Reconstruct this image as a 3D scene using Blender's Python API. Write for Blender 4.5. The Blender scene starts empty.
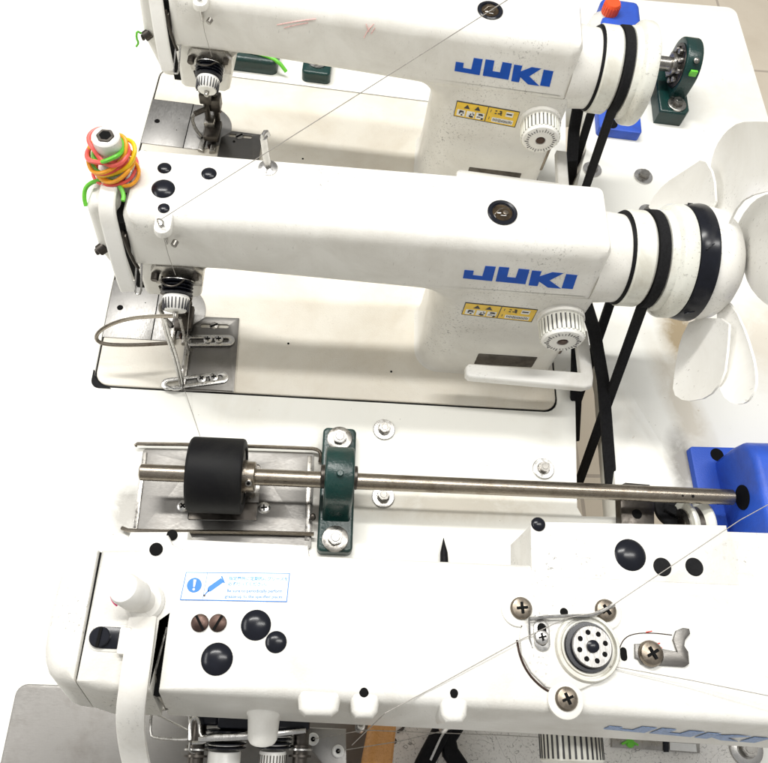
import bpy, bmesh, math, random
from mathutils import Vector, Matrix, noise
random.seed(7)
S=bpy.context.scene; COL=S.collection
MM=0.001
# ------------------------------------------------------------------ camera model (mm)
F=769.0; CX,CY=384.0,381.5; HH=724.8
def _vp(u,v): return Vector((u-CX,-(v-CY),-F)).normalized()
YD=_vp(365,-1228); XD=_vp(8609,651); XD=(XD-YD*XD.dot(YD)).normalized(); ZD=XD.cross(YD)
def _ray(u,v):
    c=Vector((u-CX,-(v-CY),-F)); return Vector((XD.dot(c),YD.dot(c),ZD.dot(c)))
class Fr:
    """a local frame on the table: origin (mm) and yaw"""
    def __init__(s,x,y,yaw):
        s.o=Vector((x,y,0)); s.yaw=math.radians(yaw); s.R=Matrix.Rotation(s.yaw,3,'Z')
    def hit(s,u,v,n,d):
        r=s.R.transposed()@_ray(u,v); c=s.R.transposed()@(Vector((0,0,HH))-s.o)
        n=Vector(n); t=(d-n.dot(c))/n.dot(r); return c+r*t
    def z(s,u,v,z): return s.hit(u,v,(0,0,1),z)
    def y(s,u,v,y): return s.hit(u,v,(0,1,0),y)
    def x(s,u,v,x): return s.hit(u,v,(1,0,0),x)
    def w(s,p): return s.R@Vector(p)+s.o
M1=Fr(-214,596,-4.5); M2=Fr(-218,334,-1.6); M3=Fr(-238,-130,-2); W=Fr(0,0,0)
# ------------------------------------------------------------------ materials
def nt(name):
    m=bpy.data.materials.new(name); m.use_nodes=True; t=m.node_tree
    return m,t,t.nodes,t.links,t.nodes['Principled BSDF']
def ramp(N,L,src,stops):
    r=N.new('ShaderNodeValToRGB'); L.new(src,r.inputs[0])
    e=r.color_ramp.elements
    while len(e)<len(stops): e.new(0.5)
    for k,(p,c) in enumerate(stops):
        e[k].position=p; e[k].color=c if len(c)==4 else (*c,1)
    return r
def tex(N,L,co,scale,detail=4,rough=.55,dist=0,mapscale=None):
    n=N.new('ShaderNodeTexNoise'); n.inputs['Scale'].default_value=scale; n.inputs['Detail'].default_value=detail
    n.inputs['Roughness'].default_value=rough; n.inputs['Distortion'].default_value=dist
    if mapscale:
        mp=N.new('ShaderNodeMapping'); mp.inputs['Scale'].default_value=mapscale; L.new(co,mp.inputs[0]); co=mp.outputs[0]
    L.new(co,n.inputs['Vector']); return n.outputs['Fac']
def mix(N,L,fac,a,b):
    m=N.new('ShaderNodeMix'); m.data_type='RGBA'
    if isinstance(fac,float): m.inputs[0].default_value=fac
    else: L.new(fac,m.inputs[0])
    for i,c in ((6,a),(7,b)):
        if isinstance(c,tuple): m.inputs[i].default_value=(*c,1)
        else: L.new(c,m.inputs[i])
    return m.outputs[2]
def paint(name,col,dirt,amount=.5,speck=.5,rough=.38,bump=.15,bscale=900,scr=.3,coat=0.0):
    """worn paint: broad grime, fine specks, hairline scratches, orange-peel bump"""
    m,t,N,L,P=nt(name)
    co=N.new('ShaderNodeTexCoord').outputs['Object']
    g=tex(N,L,co,14,8,.68,.6); gr=ramp(N,L,g,[(.44,(0,0,0)),(.70,(amount*1.25,)*3)])
    c=mix(N,L,gr.outputs[0],col,dirt)
    f=tex(N,L,co,420,3,.7); g2=tex(N,L,co,9,4,.65,.5)
    fr=ramp(N,L,f,[(.58,(0,0,0)),(.68,(speck,)*3)]); g2r=ramp(N,L,g2,[(.52,(0,0,0)),(.64,(1,1,1))])
    mu=N.new('ShaderNodeMath'); mu.operation='MULTIPLY'; L.new(fr.outputs[0],mu.inputs[0]); L.new(g2r.outputs[0],mu.inputs[1])
    c=mix(N,L,mu.outputs[0],c,(.13,.12,.105))
    # scratches / smears: thin level sets of a stretched noise
    if scr>0:
        mpr=N.new('ShaderNodeMapping'); mpr.inputs['Rotation'].default_value=(.4,.2,.7); L.new(co,mpr.inputs[0])
        s=tex(N,L,mpr.outputs[0],60,1,.5,.3,(.6,16,4)); sr=ramp(N,L,s,[(.70,(0,0,0)),(.74,(scr,)*3)])
        k=tex(N,L,co,11,2,.5); kr=ramp(N,L,k,[(.5,(0,0,0)),(.56,(1,1,1))])
        mu2=N.new('ShaderNodeMath'); mu2.operation='MULTIPLY'; L.new(sr.outputs[0],mu2.inputs[0]); L.new(kr.outputs[0],mu2.inputs[1])
        c=mix(N,L,mu2.outputs[0],c,tuple(x*.5 for x in dirt))
    L.new(c,P.inputs['Base Color'])
    rr=ramp(N,L,g,[(.3,(rough-.06,)*3),(.8,(rough+.2,)*3)]); L.new(rr.outputs[0],P.inputs['Roughness'])
    if coat: P.inputs['Coat Weight'].default_value=coat
    b=N.new('ShaderNodeBump'); b.inputs['Strength'].default_value=bump; b.inputs['Distance'].default_value=.0006
    L.new(tex(N,L,co,bscale,2,.5),b.inputs['Height']); L.new(b.outputs[0],P.inputs['Normal'])
    return m
def metal(name,col,rough=.3,grime=.3,aniso=(1,1,1),dirt=(.05,.035,.02),met=1.0,scale=60):
    m,t,N,L,P=nt(name); co=N.new('ShaderNodeTexCoord').outputs['Object']
    g=tex(N,L,co,scale,6,.65,.3); gr=ramp(N,L,g,[(.5,(0,0,0)),(.78,(grime,)*3)])
    c=mix(N,L,gr.outputs[0],col,dirt); L.new(c,P.inputs['Base Color'])
    P.inputs['Metallic'].default_value=met
    s=tex(N,L,co,260,4,.6,0,aniso); r=ramp(N,L,s,[(.3,(max(rough-.1,.05),)*3),(.7,(rough+.14,)*3)]); L.new(r.outputs[0],P.inputs['Roughness'])
    b=N.new('ShaderNodeBump'); b.inputs['Strength'].default_value=.12; b.inputs['Distance'].default_value=.0003
    L.new(s,b.inputs['Height']); L.new(b.outputs[0],P.inputs['Normal'])
    return m
def plain(name,col,rough=.5,met=0,var=.25,scale=80,spec=.5):
    m,t,N,L,P=nt(name); co=N.new('ShaderNodeTexCoord').outputs['Object']
    g=tex(N,L,co,scale,4,.6); r=ramp(N,L,g,[(.3,tuple(x*(1-var) for x in col)),(.75,tuple(min(1,x*(1+var)) for x in col))])
    L.new(r.outputs[0],P.inputs['Base Color']); P.inputs['Roughness'].default_value=rough; P.inputs['Metallic'].default_value=met
    P.inputs['Specular IOR Level'].default_value=spec
    return m
K={}
K['casting']=paint('cream_casting_paint',(.81,.795,.745),(.42,.38,.31),.25,.8,.36,.22,700,.22)
K['casting_old']=paint('worn_casting_paint',(.74,.73,.69),(.42,.38,.31),.28,.9,.38,.25,700,.2)
K['plateivory']=paint('aged_ivory_enamel',(.66,.655,.59),(.30,.24,.16),.5,.6,.34,.08,300,.2)
K['ivory']=paint('ivory_enamel',(.74,.74,.67),(.36,.30,.2),.35,.45,.3,.05,300,.3,.2)
K['whiteplastic']=paint('white_plastic',(.84,.83,.79),(.4,.34,.25),.25,.3,.35,.04,300,.0)
K['fan']=paint('white_fan_plastic',(.90,.89,.85),(.5,.45,.36),.16,.5,.34,.05,300,.8)
K['steel']=metal('worn_steel',(.36,.345,.32),.3,.45)
K['brushed']=metal('brushed_steel_plate',(.20,.193,.182),.42,.35,(1,14,1),scale=25)
K['plate']=metal('satin_needle_plate',(.33,.322,.31),.42,.25,(8,1,1))
K['chrome']=metal('bright_steel',(.56,.55,.53),.28,.25)
K['shaft']=metal('turned_steel_shaft',(.30,.265,.22),.28,.6,(1,30,1),(.10,.055,.025))
K['darksteel']=metal('oily_dark_steel',(.10,.09,.08),.38,.7,(1,1,1),(.02,.014,.01))
K['brass']=metal('brownish_screw_steel',(.24,.205,.165),.32,.5)
K['rust']=metal('tarnished_screw',(.075,.05,.042),.4,.6)
K['black']=plain('black_plastic',(.008,.009,.014),.22,0,.25,80,.28)
K['rubber']=plain('black_rubber',(.007,.007,.008),.55,0,.4,300,.12)
K['tyre']=paint('scuffed_rubber',(.006,.006,.007),(.016,.016,.015),.7,.0,.5,.15,400,.8)
K['tyre'].node_tree.nodes['Principled BSDF'].inputs['Specular IOR Level'].default_value=.15
K['belt']=plain('black_belt_fabric',(.010,.010,.011),.85,0,.4,500,.2)
K['void']=plain('dark_cavity',(.006,.006,.006),.8,0,.2,50,.1)
K['green']=paint('dark_green_hammered_paint',(.004,.034,.030),(.015,.018,.015),.6,.4,.28,.5,350,.0)
K['blue']=paint('blue_powder_coat',(.022,.095,.56),(.03,.05,.22),.5,.2,.4,.5,900,.0)
K['logo']=plain('blue_ink',(.002,.075,.44),.5,0,.12,90,.3)
K['paleblue']=plain('light_blue_ink',(.02,.20,.62),.45,0,.05,60)
K['fadedblue']=plain('faded_light_blue_ink',(.05,.30,.62),.5,0,.2,400)
K['yellow']=plain('yellow_label_film',(.86,.56,.03),.4,0,.1,200)
K['label']=plain('white_label_film',(.82,.82,.80),.4,0,.06,200)
K['ink']=plain('black_ink',(.03,.03,.035),.5,0,.2,300)
K['wood']=None
K['red']=plain('red_cap_plastic',(.82,.09,.02),.35,0,.08,60)
K['milk']=plain('translucent_bottle',(.78,.77,.74),.3,0,.05,60)
K['coral']=plain('coral_rubber',(.86,.12,.10),.42,0,.12,200)
K['orange']=plain('orange_rubber',(.88,.38,.02),.42,0,.12,200)
K['amber']=plain('yellow_rubber',(.86,.58,.01),.42,0,.12,200)
K['lime']=plain('green_rubber',(.14,.56,.04),.42,0,.12,200)
K['fadedlogo']=plain('rubbed_blue_ink',(.20,.31,.55),.45,0,.35,500)
K['pink']=plain('pink_marker',(.85,.08,.22),.5,0,.2,200)
K['thread']=plain('grey_thread',(.34,.32,.29),.7,0,.3,900)
K['amberglass']=plain('oil_sight_glass',(.04,.026,.012),.06,0,.7,150)
# table laminate with dust, dark specks, brown patches
def table_mat():
    m,t,N,L,P=nt('white_laminate'); co=N.new('ShaderNodeTexCoord').outputs['Object']
    g=tex(N,L,co,6,8,.7,.8); gr=ramp(N,L,g,[(.5,(0,0,0)),(.8,(.35,)*3)])
    c=mix(N,L,gr.outputs[0],(.85,.845,.79),(.58,.50,.36))
    f=tex(N,L,co,300,2,.7); fr=ramp(N,L,f,[(.735,(0,0,0)),(.76,(.8,)*3)])
    c=mix(N,L,fr.outputs[0],c,(.15,.11,.08))
    f2=tex(N,L,co,90,3,.75); fr2=ramp(N,L,f2,[(.70,(0,0,0)),(.74,(.45,)*3)])
    c=mix(N,L,fr2.outputs[0],c,(.5,.38,.24))
    # darker tint in noise-broken soft ellipses (object space)
    def tint_patch(c,x,y,rx,ry,rot,col,amt):
        mp=N.new('ShaderNodeMapping'); mp.vector_type='TEXTURE'
        mp.inputs['Location'].default_value=(x*MM,y*MM,0); mp.inputs['Rotation'].default_value=(0,0,rot); mp.inputs['Scale'].default_value=(rx*MM,ry*MM,1)
        L.new(co,mp.inputs[0]); gd=N.new('ShaderNodeTexGradient'); gd.gradient_type='SPHERICAL'; L.new(mp.outputs[0],gd.inputs[0])
        nz=tex(N,L,co,40,5,.7,.5); mu=N.new('ShaderNodeMath'); mu.operation='MULTIPLY'; L.new(gd.outputs['Fac'],mu.inputs[0]); L.new(nz,mu.inputs[1])
        r=ramp(N,L,mu.outputs[0],[(.02,(0,0,0)),(.35,(amt,)*3)]); return mix(N,L,r.outputs[0],c,col)
    c=tint_patch(c,415,420,34,75,.15,(.34,.26,.15),.95)
    c=tint_patch(c,400,330,26,110,.25,(.45,.37,.25),.5)
    c=tint_patch(c,520,420,120,70,.3,(.55,.46,.33),.45)
    c=tint_patch(c,-170,205,22,40,0,(.10,.08,.06),.6)
    c=tint_patch(c,12,230,22,75,0,(.12,.10,.08),.7)
    c=tint_patch(c,385,265,20,50,0,(.12,.10,.08),.7)
    c=tint_patch(c,440,800,30,20,0,(.6,.35,.2),.5)
    c=tint_patch(c,150,215,150,25,0,(.45,.38,.27),.5)
    L.new(c,P.inputs['Base Color']); P.inputs['Roughness'].default_value=.32
    b=N.new('ShaderNodeBump'); b.inputs['Strength'].default_value=.1; b.inputs['Distance'].default_value=.0005
    L.new(tex(N,L,co,500,2,.5),b.inputs['Height']); L.new(b.outputs[0],P.inputs['Normal'])
    return m
K['table']=table_mat()
def bed_mat(name,base,stain,cx,cy):
    m,t,N,L,P=nt(name); co=N.new('ShaderNodeTexCoord').outputs['Object']
    g=tex(N,L,co,12,8,.65,.4); gr=ramp(N,L,g,[(.42,(0,0,0)),(.75,(.5,)*3)])
    c=mix(N,L,gr.outputs[0],base,stain)
    f=tex(N,L,co,600,3,.75); fr=ramp(N,L,f,[(.6,(0,0,0)),(.75,(.55,)*3)]); k=tex(N,L,co,18,3,.6); kr=ramp(N,L,k,[(.48,(0,0,0)),(.62,(1,1,1))])
    mu=N.new('ShaderNodeMath'); mu.operation='MULTIPLY'; L.new(fr.outputs[0],mu.inputs[0]); L.new(kr.outputs[0],mu.inputs[1])
    c=mix(N,L,mu.outputs[0],c,(.22,.18,.14))
    L.new(c,P.inputs['Base Color']); P.inputs['Roughness'].default_value=.42
    b=N.new('ShaderNodeBump'); b.inputs['Strength'].default_value=.35; b.inputs['Distance'].default_value=.0005
    L.new(tex(N,L,co,800,2,.6),b.inputs['Height']); L.new(b.outputs[0],P.inputs['Normal'])
    return m
K['bed']=bed_mat('worn_bed_paint',(.77,.73,.64),(.55,.46,.33),0,0)
def crackle():
    m,t,N,L,P=nt('speckled_old_bed_paint'); co=N.new('ShaderNodeTexCoord').outputs['Object']
    f=tex(N,L,co,520,3,.8); fr=ramp(N,L,f,[(.56,(0,0,0)),(.68,(.8,)*3)])
    c=mix(N,L,fr.outputs[0],(.82,.80,.76),(.30,.28,.26))
    s=tex(N,L,co,36,2,.5,2.0); sr=ramp(N,L,s,[(.494,(0,0,0)),(.5,(.9,)*3),(.506,(0,0,0))])
    c=mix(N,L,sr.outputs[0],c,(.12,.11,.10))
    L.new(c,P.inputs['Base Color']); P.inputs['Roughness'].default_value=.5; return m
K['crackle']=crackle()
def wood_mat():
    m,t,N,L,P=nt('varnished_wood'); co=N.new('ShaderNodeTexCoord').outputs['Object']
    w=tex(N,L,co,60,5,.6,1.0,(8,8,1)); r=ramp(N,L,w,[(.3,(.50,.22,.06)),(.55,(.66,.33,.11)),(.8,(.42,.17,.05))])
    L.new(r.outputs[0],P.inputs['Base Color']); P.inputs['Roughness'].default_value=.3; return m
K['wood']=wood_mat()
def floor_mat():
    m,t,N,L,P=nt('beige_floor_tiles'); co=N.new('ShaderNodeTexCoord').outputs['Object']
    br=N.new('ShaderNodeTexBrick'); br.offset=0; br.inputs['Scale'].default_value=1; br.inputs['Brick Width'].default_value=.6; br.inputs['Row Height'].default_value=.6
    br.inputs['Mortar Size'].default_value=.004; br.inputs['Color1'].default_value=(.80,.71,.57,1); br.inputs['Color2'].default_value=(.77,.68,.55,1); br.inputs['Mortar'].default_value=(.52,.45,.37,1)
    mp=N.new('ShaderNodeMapping'); mp.inputs['Location'].default_value=(.05,.1,0); L.new(co,mp.inputs[0]); L.new(mp.outputs[0],br.inputs['Vector'])
    c=mix(N,L,ramp(N,L,tex(N,L,co,9,5,.6),[(.4,(0,0,0)),(.8,(.5,)*3)]).outputs[0],br.outputs['Color'],(.62,.53,.41))
    L.new(c,P.inputs['Base Color']); P.inputs['Roughness'].default_value=.35; return m
K['floor']=floor_mat()
# ------------------------------------------------------------------ mesh building
def smooth_ang(bm,a=.6):
    for f in bm.faces: f.smooth=True
    for e in bm.edges:
        if len(e.link_faces)==2 and e.calc_face_angle(0)>a: e.smooth=False
class G:
    def __init__(s): s.b=bmesh.new()
    def _merge(s,o,mat=None):
        if mat is not None: bmesh.ops.transform(o,matrix=mat,verts=o.verts)
        me=bpy.data.meshes.new('tmp'); o.to_mesh(me); s.b.from_mesh(me); bpy.data.meshes.remove(me); o.free(); return s
    def box(s,x0,x1,y0,y1,z0,z1,bev=1.0,seg=2,mat=None):
        o=bmesh.new(); bmesh.ops.create_cube(o,size=1,matrix=Matrix.Translation(((x0+x1)/2,(y0+y1)/2,(z0+z1)/2))@Matrix.Diagonal((abs(x1-x0),abs(y1-y0),abs(z1-z0),1)))
        if bev: bmesh.ops.bevel(o,geom=o.edges[:],offset=bev,segments=seg,profile=.5,affect='EDGES')
        return s._merge(o,mat)
    def lathe(s,p,axis,prof,n=32,cap=True):
        """prof: list (distance along axis, radius)"""
        o=bmesh.new(); ax=Vector(axis).normalized(); q=ax.to_track_quat('Z','Y').to_matrix(); p=Vector(p)
        rings=[]
        for (t,r) in prof:
            if r<=1e-6: rings.append([o.verts.new(p+ax*t)])
            else: rings.append([o.verts.new(p+q@Vector((r*math.cos(2*math.pi*k/n),r*math.sin(2*math.pi*k/n),t))) for k in range(n)])
        for a,b in zip(rings,rings[1:]):
            for k in range(n):
                va=a[k%len(a)];vb=a[(k+1)%n%len(a)];vc=b[(k+1)%n%len(b)];vd=b[k%len(b)]
                u=[]
                for v in (va,vb,vc,vd):
                    if v not in u: u.append(v)
                if len(u)>2: o.faces.new(u)
        if cap:
            if len(rings[0])>1: o.faces.new(rings[0][::-1])
            if len(rings[-1])>1: o.faces.new(rings[-1])
        bmesh.ops.recalc_face_normals(o,faces=o.faces)
        return s._merge(o)
    def cyl(s,p0,p1,r,r1=None,n=24,bev=.6):
        p0=Vector(p0);p1=Vector(p1);h=(p1-p0).length; r1=r if r1 is None else r1; b=min(bev,r*.4,r1*.4,h*.4)
        return s.lathe(p0,p1-p0,[(0,r-b),(b,r),(h-b,r1),(h,r1-b)],n)
    def tube(s,pts,r,n=8,closed=False,smooth=0):
        P=[Vector(p) for p in pts]
        for _ in range(smooth):
            Q=[]
            m=len(P); rng=range(m if closed else m-1)
            if not closed: Q.append(P[0])
            for i in rng:
                a,b=P[i],P[(i+1)%m]; Q+= [a.lerp(b,.25),a.lerp(b,.75)]
            if not closed: Q.append(P[-1])
            P=Q
        o=bmesh.new(); m=len(P); rings=[]
        prev=None
        for i in range(m):
            a=P[(i-1)%m] if (closed or i>0) else P[i]; b=P[(i+1)%m] if (closed or i<m-1) else P[i]
            t=(b-a).normalized()
            if prev is None: u=t.orthogonal().normalized()
            else: u=(prev-t*prev.dot(t)).normalized()
            prev=u; v=t.cross(u)
            rings.append([o.verts.new(P[i]+(u*math.cos(2*math.pi*k/n)+v*math.sin(2*math.pi*k/n))*r) for k in range(n)])
        for i in range(m if closed else m-1):
            A,B=rings[i],rings[(i+1)%m]
            for k in range(n): o.faces.new([A[k],A[(k+1)%n],B[(k+1)%n],B[k]])
        if not closed: o.faces.new(rings[0][::-1]); o.faces.new(rings[-1])
        bmesh.ops.recalc_face_normals(o,faces=o.faces)
        return s._merge(o)
    def strap(s,pts,wv,w,t,sm=0):
        """flat belt through points, wv = width direction"""
        P=[Vector(p) for p in pts]
        for _ in range(sm):
            Q=[P[0]]
            for a,b in zip(P,P[1:]): Q+=[a.lerp(b,.25),a.lerp(b,.75)]
            P=Q+[P[-1]]
        o=bmesh.new(); wv=Vector(wv).normalized(); rings=[]
        for i,p in enumerate(P):
            a=P[max(i-1,0)];b=P[min(i+1,len(P)-1)]; d=(b-a).normalized(); wd=(wv-d*wv.dot(d)).normalized(); n=d.cross(wd)
            rings.append([o.verts.new(p+wd*x*w/2+n*y*t/2) for x,y in ((-1,-.6),(-.8,-1),(.8,-1),(1,-.6),(1,.6),(.8,1),(-.8,1),(-1,.6))])
        for A,B in zip(rings,rings[1:]):
            for k in range(8): o.faces.new([A[k],A[(k+1)%8],B[(k+1)%8],B[k]])
        o.faces.new(rings[0][::-1]); o.faces.new(rings[-1]); bmesh.ops.recalc_face_normals(o,faces=o.faces)
        return s._merge(o)
    def prism(s,pts,z0,z1,bev=1.0,seg=2,mat=None,botbev=False):
        """convex/concave outline in xy, extruded in z, top edges bevelled"""
        o=bmesh.new(); vs=[o.verts.new((p[0],p[1],z0)) for p in pts]; f=o.faces.new(vs); 
        if f.normal.z>0: pass
        r=bmesh.ops.extrude_face_region(o,geom=[f]); bmesh.ops.translate(o,vec=(0,0,z1-z0),verts=[v for v in r['geom'] if isinstance(v,bmesh.types.BMVert)])
        bmesh.ops.recalc_face_normals(o,faces=o.faces)
        if bev:
            zt=max(z0,z1)
            E=[e for e in o.edges if all(abs(v.co.z-zt)<1e-4 for v in e.verts) or (botbev and all(abs(v.co.z-min(z0,z1))<1e-4 for v in e.verts))]
            bmesh.ops.bevel(o,geom=E,offset=bev,segments=seg,profile=.5,affect='EDGES',clamp_overlap=True)
        return s._merge(o,mat)
    def poly3(s,pts,nrm,t):
        """thin solid from a 3-D outline, thickness t along nrm"""
        o=bmesh.new(); n=Vector(nrm).normalized(); vs=[o.verts.new(Vector(p)) for p in pts]; f=o.faces.new(vs)
        r=bmesh.ops.extrude_face_region(o,geom=[f]); bmesh.ops.translate(o,vec=n*t,verts=[v for v in r['geom'] if isinstance(v,bmesh.types.BMVert)])
        bmesh.ops.triangulate(o,faces=[f for f in o.faces if len(f.verts)>4])
        bmesh.ops.recalc_face_normals(o,faces=o.faces); return s._merge(o)
    def dome(s,p,r,h,axis=(0,0,1),n=28,k=6):
        return s.lathe(p,axis,[(-1,r)]+[(h*math.sin(math.pi/2*i/k)+.0,r*math.cos(math.pi/2*i/k) if i<k else 0) for i in range(k+1)],n)
    def build(s,name,mat,parent=None,ang=.6,**kw):
        bmesh.ops.scale(s.b,vec=(MM,MM,MM),verts=s.b.verts); smooth_ang(s.b,ang)
        me=bpy.data.meshes.new(name); s.b.to_mesh(me); s.b.free(); me.materials.append(K[mat] if isinstance(mat,str) else mat)
        o=bpy.data.objects.new(name,me); COL.objects.link(o)
        if parent is not None: o.parent=parent
        tag(o,**kw); return o
def tag(o,label=None,cat=None,group=None,kind=None):
    if label: o['label']=label
    if cat: o['category']=cat
    if group: o['group']=group
    if kind: o['kind']=kind
    return o
def thing(name,fr,label,cat,loc=(0,0,0),group=None):
    o=bpy.data.objects.new(name,None); COL.objects.link(o); o.empty_display_size=.02
    p=fr.w(loc); o.location=p*MM; o.rotation_euler=(0,0,fr.yaw); return tag(o,label,cat,group)
def place(o,fr,loc=(0,0,0)):
    o.location=fr.w(loc)*MM; o.rotation_euler=(0,0,fr.yaw); return o
def plate_holes(name,outer,holes,z0,z1,mat,parent=None,bev=.6,**kw):
    """flat plate with real holes: filled 2-D curve, extruded, converted to a mesh"""
    cu=bpy.data.curves.new(name,'CURVE'); cu.dimensions='2D'; cu.fill_mode='BOTH'
    for ol in [outer]+list(holes):
        sp=cu.splines.new('POLY'); sp.points.add(len(ol)-1); sp.use_cyclic_u=True
        for p,q in zip(sp.points,ol): p.co=(q[0]*MM,q[1]*MM,0,1)
    cu.extrude=(z1-z0)/2*MM-bev*MM; cu.bevel_depth=bev*MM; cu.bevel_resolution=1; cu.offset=-bev*MM
    t=bpy.data.objects.new('tmp',cu); COL.objects.link(t); bpy.context.view_layer.update()
    me=bpy.data.meshes.new_from_object(t.evaluated_get(bpy.context.evaluated_depsgraph_get())); bpy.data.objects.remove(t)
    b=bmesh.new(); b.from_mesh(me); bmesh.ops.remove_doubles(b,verts=b.verts,dist=1e-6); bmesh.ops.translate(b,vec=(0,0,(z0+z1)/2*MM),verts=b.verts); smooth_ang(b,.6); b.to_mesh(me); b.free()
    me.name=name; me.materials.clear(); me.materials.append(K[mat]); o=bpy.data.objects.new(name,me); COL.objects.link(o)
    if parent is not None: o.parent=parent
    tag(o,**kw); return o
def circ(cx,cy,r,n=24,a0=0,a1=360):
    return [(cx+r*math.cos(math.radians(a0+(a1-a0)*k/n)),cy+r*math.sin(math.radians(a0+(a1-a0)*k/n))) for k in range(n+(0 if a1-a0==360 else 1))]
def rrect(x0,x1,y0,y1,r,n=5):
    out=[]
    for cx,cy,a in ((x1-r,y0+r,-90),(x1-r,y1-r,0),(x0+r,y1-r,90),(x0+r,y0+r,180)): out+=circ(cx,cy,r,n,a,a+90)
    return out
def slot(x0,y0,x1,y1,r,n=8):
    a=math.degrees(math.atan2(y1-y0,x1-x0)); return circ(x1,y1,r,n,a-90,a+90)+circ(x0,y0,r,n,a+90,a+270)
def casting(g,prof,y0,y1,rf,rb,topw=1.0,ztop=None,lean=0.0,steps=5):
    """casting: XZ silhouette run along Y, front and back edges rounded by insetting the outline.
    topw widens the rounding of the top edge; lean tilts the front face (top further back)."""
    o=bmesh.new(); n=len(prof); V=[Vector((p[0],0,p[1])) for p in prof]
    area=sum(V[i].x*V[(i+1)%n].z-V[(i+1)%n].x*V[i].z for i in range(n)); sg=1 if area>0 else -1
    N=[]
    for i in range(n):
        e1=(V[i]-V[i-1]).normalized(); e2=(V[(i+1)%n]-V[i]).normalized()
        n1=Vector((-e1.z,0,e1.x))*sg; n2=Vector((-e2.z,0,e2.x))*sg; m=(n1+n2); d=max(1+n1.dot(n2),.4); N.append(m/d)
    zmax=max(v.z for v in V); rings=[]
    def ring(y,ins,front):
        r=[]
        for v,m in zip(V,N):
            q=v+m*ins
            if v.z>zmax-.5 : q.z=v.z-ins*topw
            yy=y
            if front: yy=y+lean*(q.z-150)*(1 if y<y0+rf+1 else 0)*max(0,1-(y-y0)/(rf+1e-6)*.0)
            r.append(o.verts.new((q.x,yy,q.z)))
        rings.append(r)
    for k in range(steps+1):
        t=math.pi/2*k/steps; ring(y0+rf*(1-math.cos(t)) , rf*(1-math.sin(t))*.9, True)
    for k in range(steps+1):
        t=math.pi/2*k/steps; ring(y1-rb*(1-math.sin(t)), rb*(1-math.cos(t))*.9, False)
    for A,B in zip(rings,rings[1:]):
        for i in range(n): o.faces.new([A[i],A[(i+1)%n],B[(i+1)%n],B[i]])
    fs=[o.faces.new(rings[0]),o.faces.new(rings[-1][::-1])]
    bmesh.ops.triangulate(o,faces=fs); bmesh.ops.recalc_face_normals(o,faces=o.faces)
    g._merge(o)
def hexhead(g,p,r,h,axis=(0,0,1),rot=0):
    ax=Vector(axis).normalized(); o=bmesh.new(); q=ax.to_track_quat('Z','Y').to_matrix().to_4x4()
    vs=[o.verts.new((r*math.cos(rot+k*math.pi/3),r*math.sin(rot+k*math.pi/3),0)) for k in range(6)]; f=o.faces.new(vs)
    e=bmesh.ops.extrude_face_region(o,geom=[f]); bmesh.ops.translate(o,vec=(0,0,h),verts=[v for v in e['geom'] if isinstance(v,bmesh.types.BMVert)])
    bmesh.ops.recalc_face_normals(o,faces=o.faces)
    bmesh.ops.bevel(o,geom=[x for x in o.edges],offset=r*.08,segments=2,affect='EDGES')
    g._merge(o,Matrix.Translation(Vector(p))@q)
def screw(parent,p,r,h,mat='brass',cross=True,slotted=False,axis=(0,0,1),name='screw',rot=.3,**kw):
    p=Vector(p); ax=Vector(axis).normalized()
    g=G(); g.lathe(p-ax*.5,ax,[(0,r),(h*.45,r),(h*.8,r*.86),(h*.98,r*.5),(h,0)] if not slotted else [(0,r),(h*.8,r),(h,r*.9),(h,0)],24)
    o=g.build(name,mat,parent,**kw)
    q=Matrix.Translation(p+ax*(h*.55))@ax.to_track_quat('Z','Y').to_matrix().to_4x4()@Matrix.Rotation(rot,4,'Z')
    g=G(); t=h*.52+.25
    if cross: g.box(-r*.5,r*.5,-r*.11,r*.11,0,t,0,mat=q).box(-r*.11,r*.11,-r*.5,r*.5,0,t+.06,0,mat=q)
    else: g.box(-r*.9,r*.9,-r*.14,r*.14,0,t,0,mat=q)
    g.build('screw_recess','void',o)
    return o
def bolt(fr,p,label,r=8,flat=False,group='hex bolts with washers in the table'):
    t=thing('hex_bolt',fr,label,'bolt',p,group)
    g=G(); g.lathe((0,0,.2),(0,0,1),[(0,r*1.38),(1.6,r*1.38),(2,r*1.32),(2,r*.6)],36); g.build('washer','chrome',t)
    g=G(); g.cyl((0,0,2),(0,0,3.2),r*.80,n=28); hexhead(g,(0,0,2.6),r*.72,6,rot=random.random()); g.cyl((0,0,8.3),(0,0,9.0),r*.42,n=20,bev=.3); g.build('bolt_head','steel',t)
    return t
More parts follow.
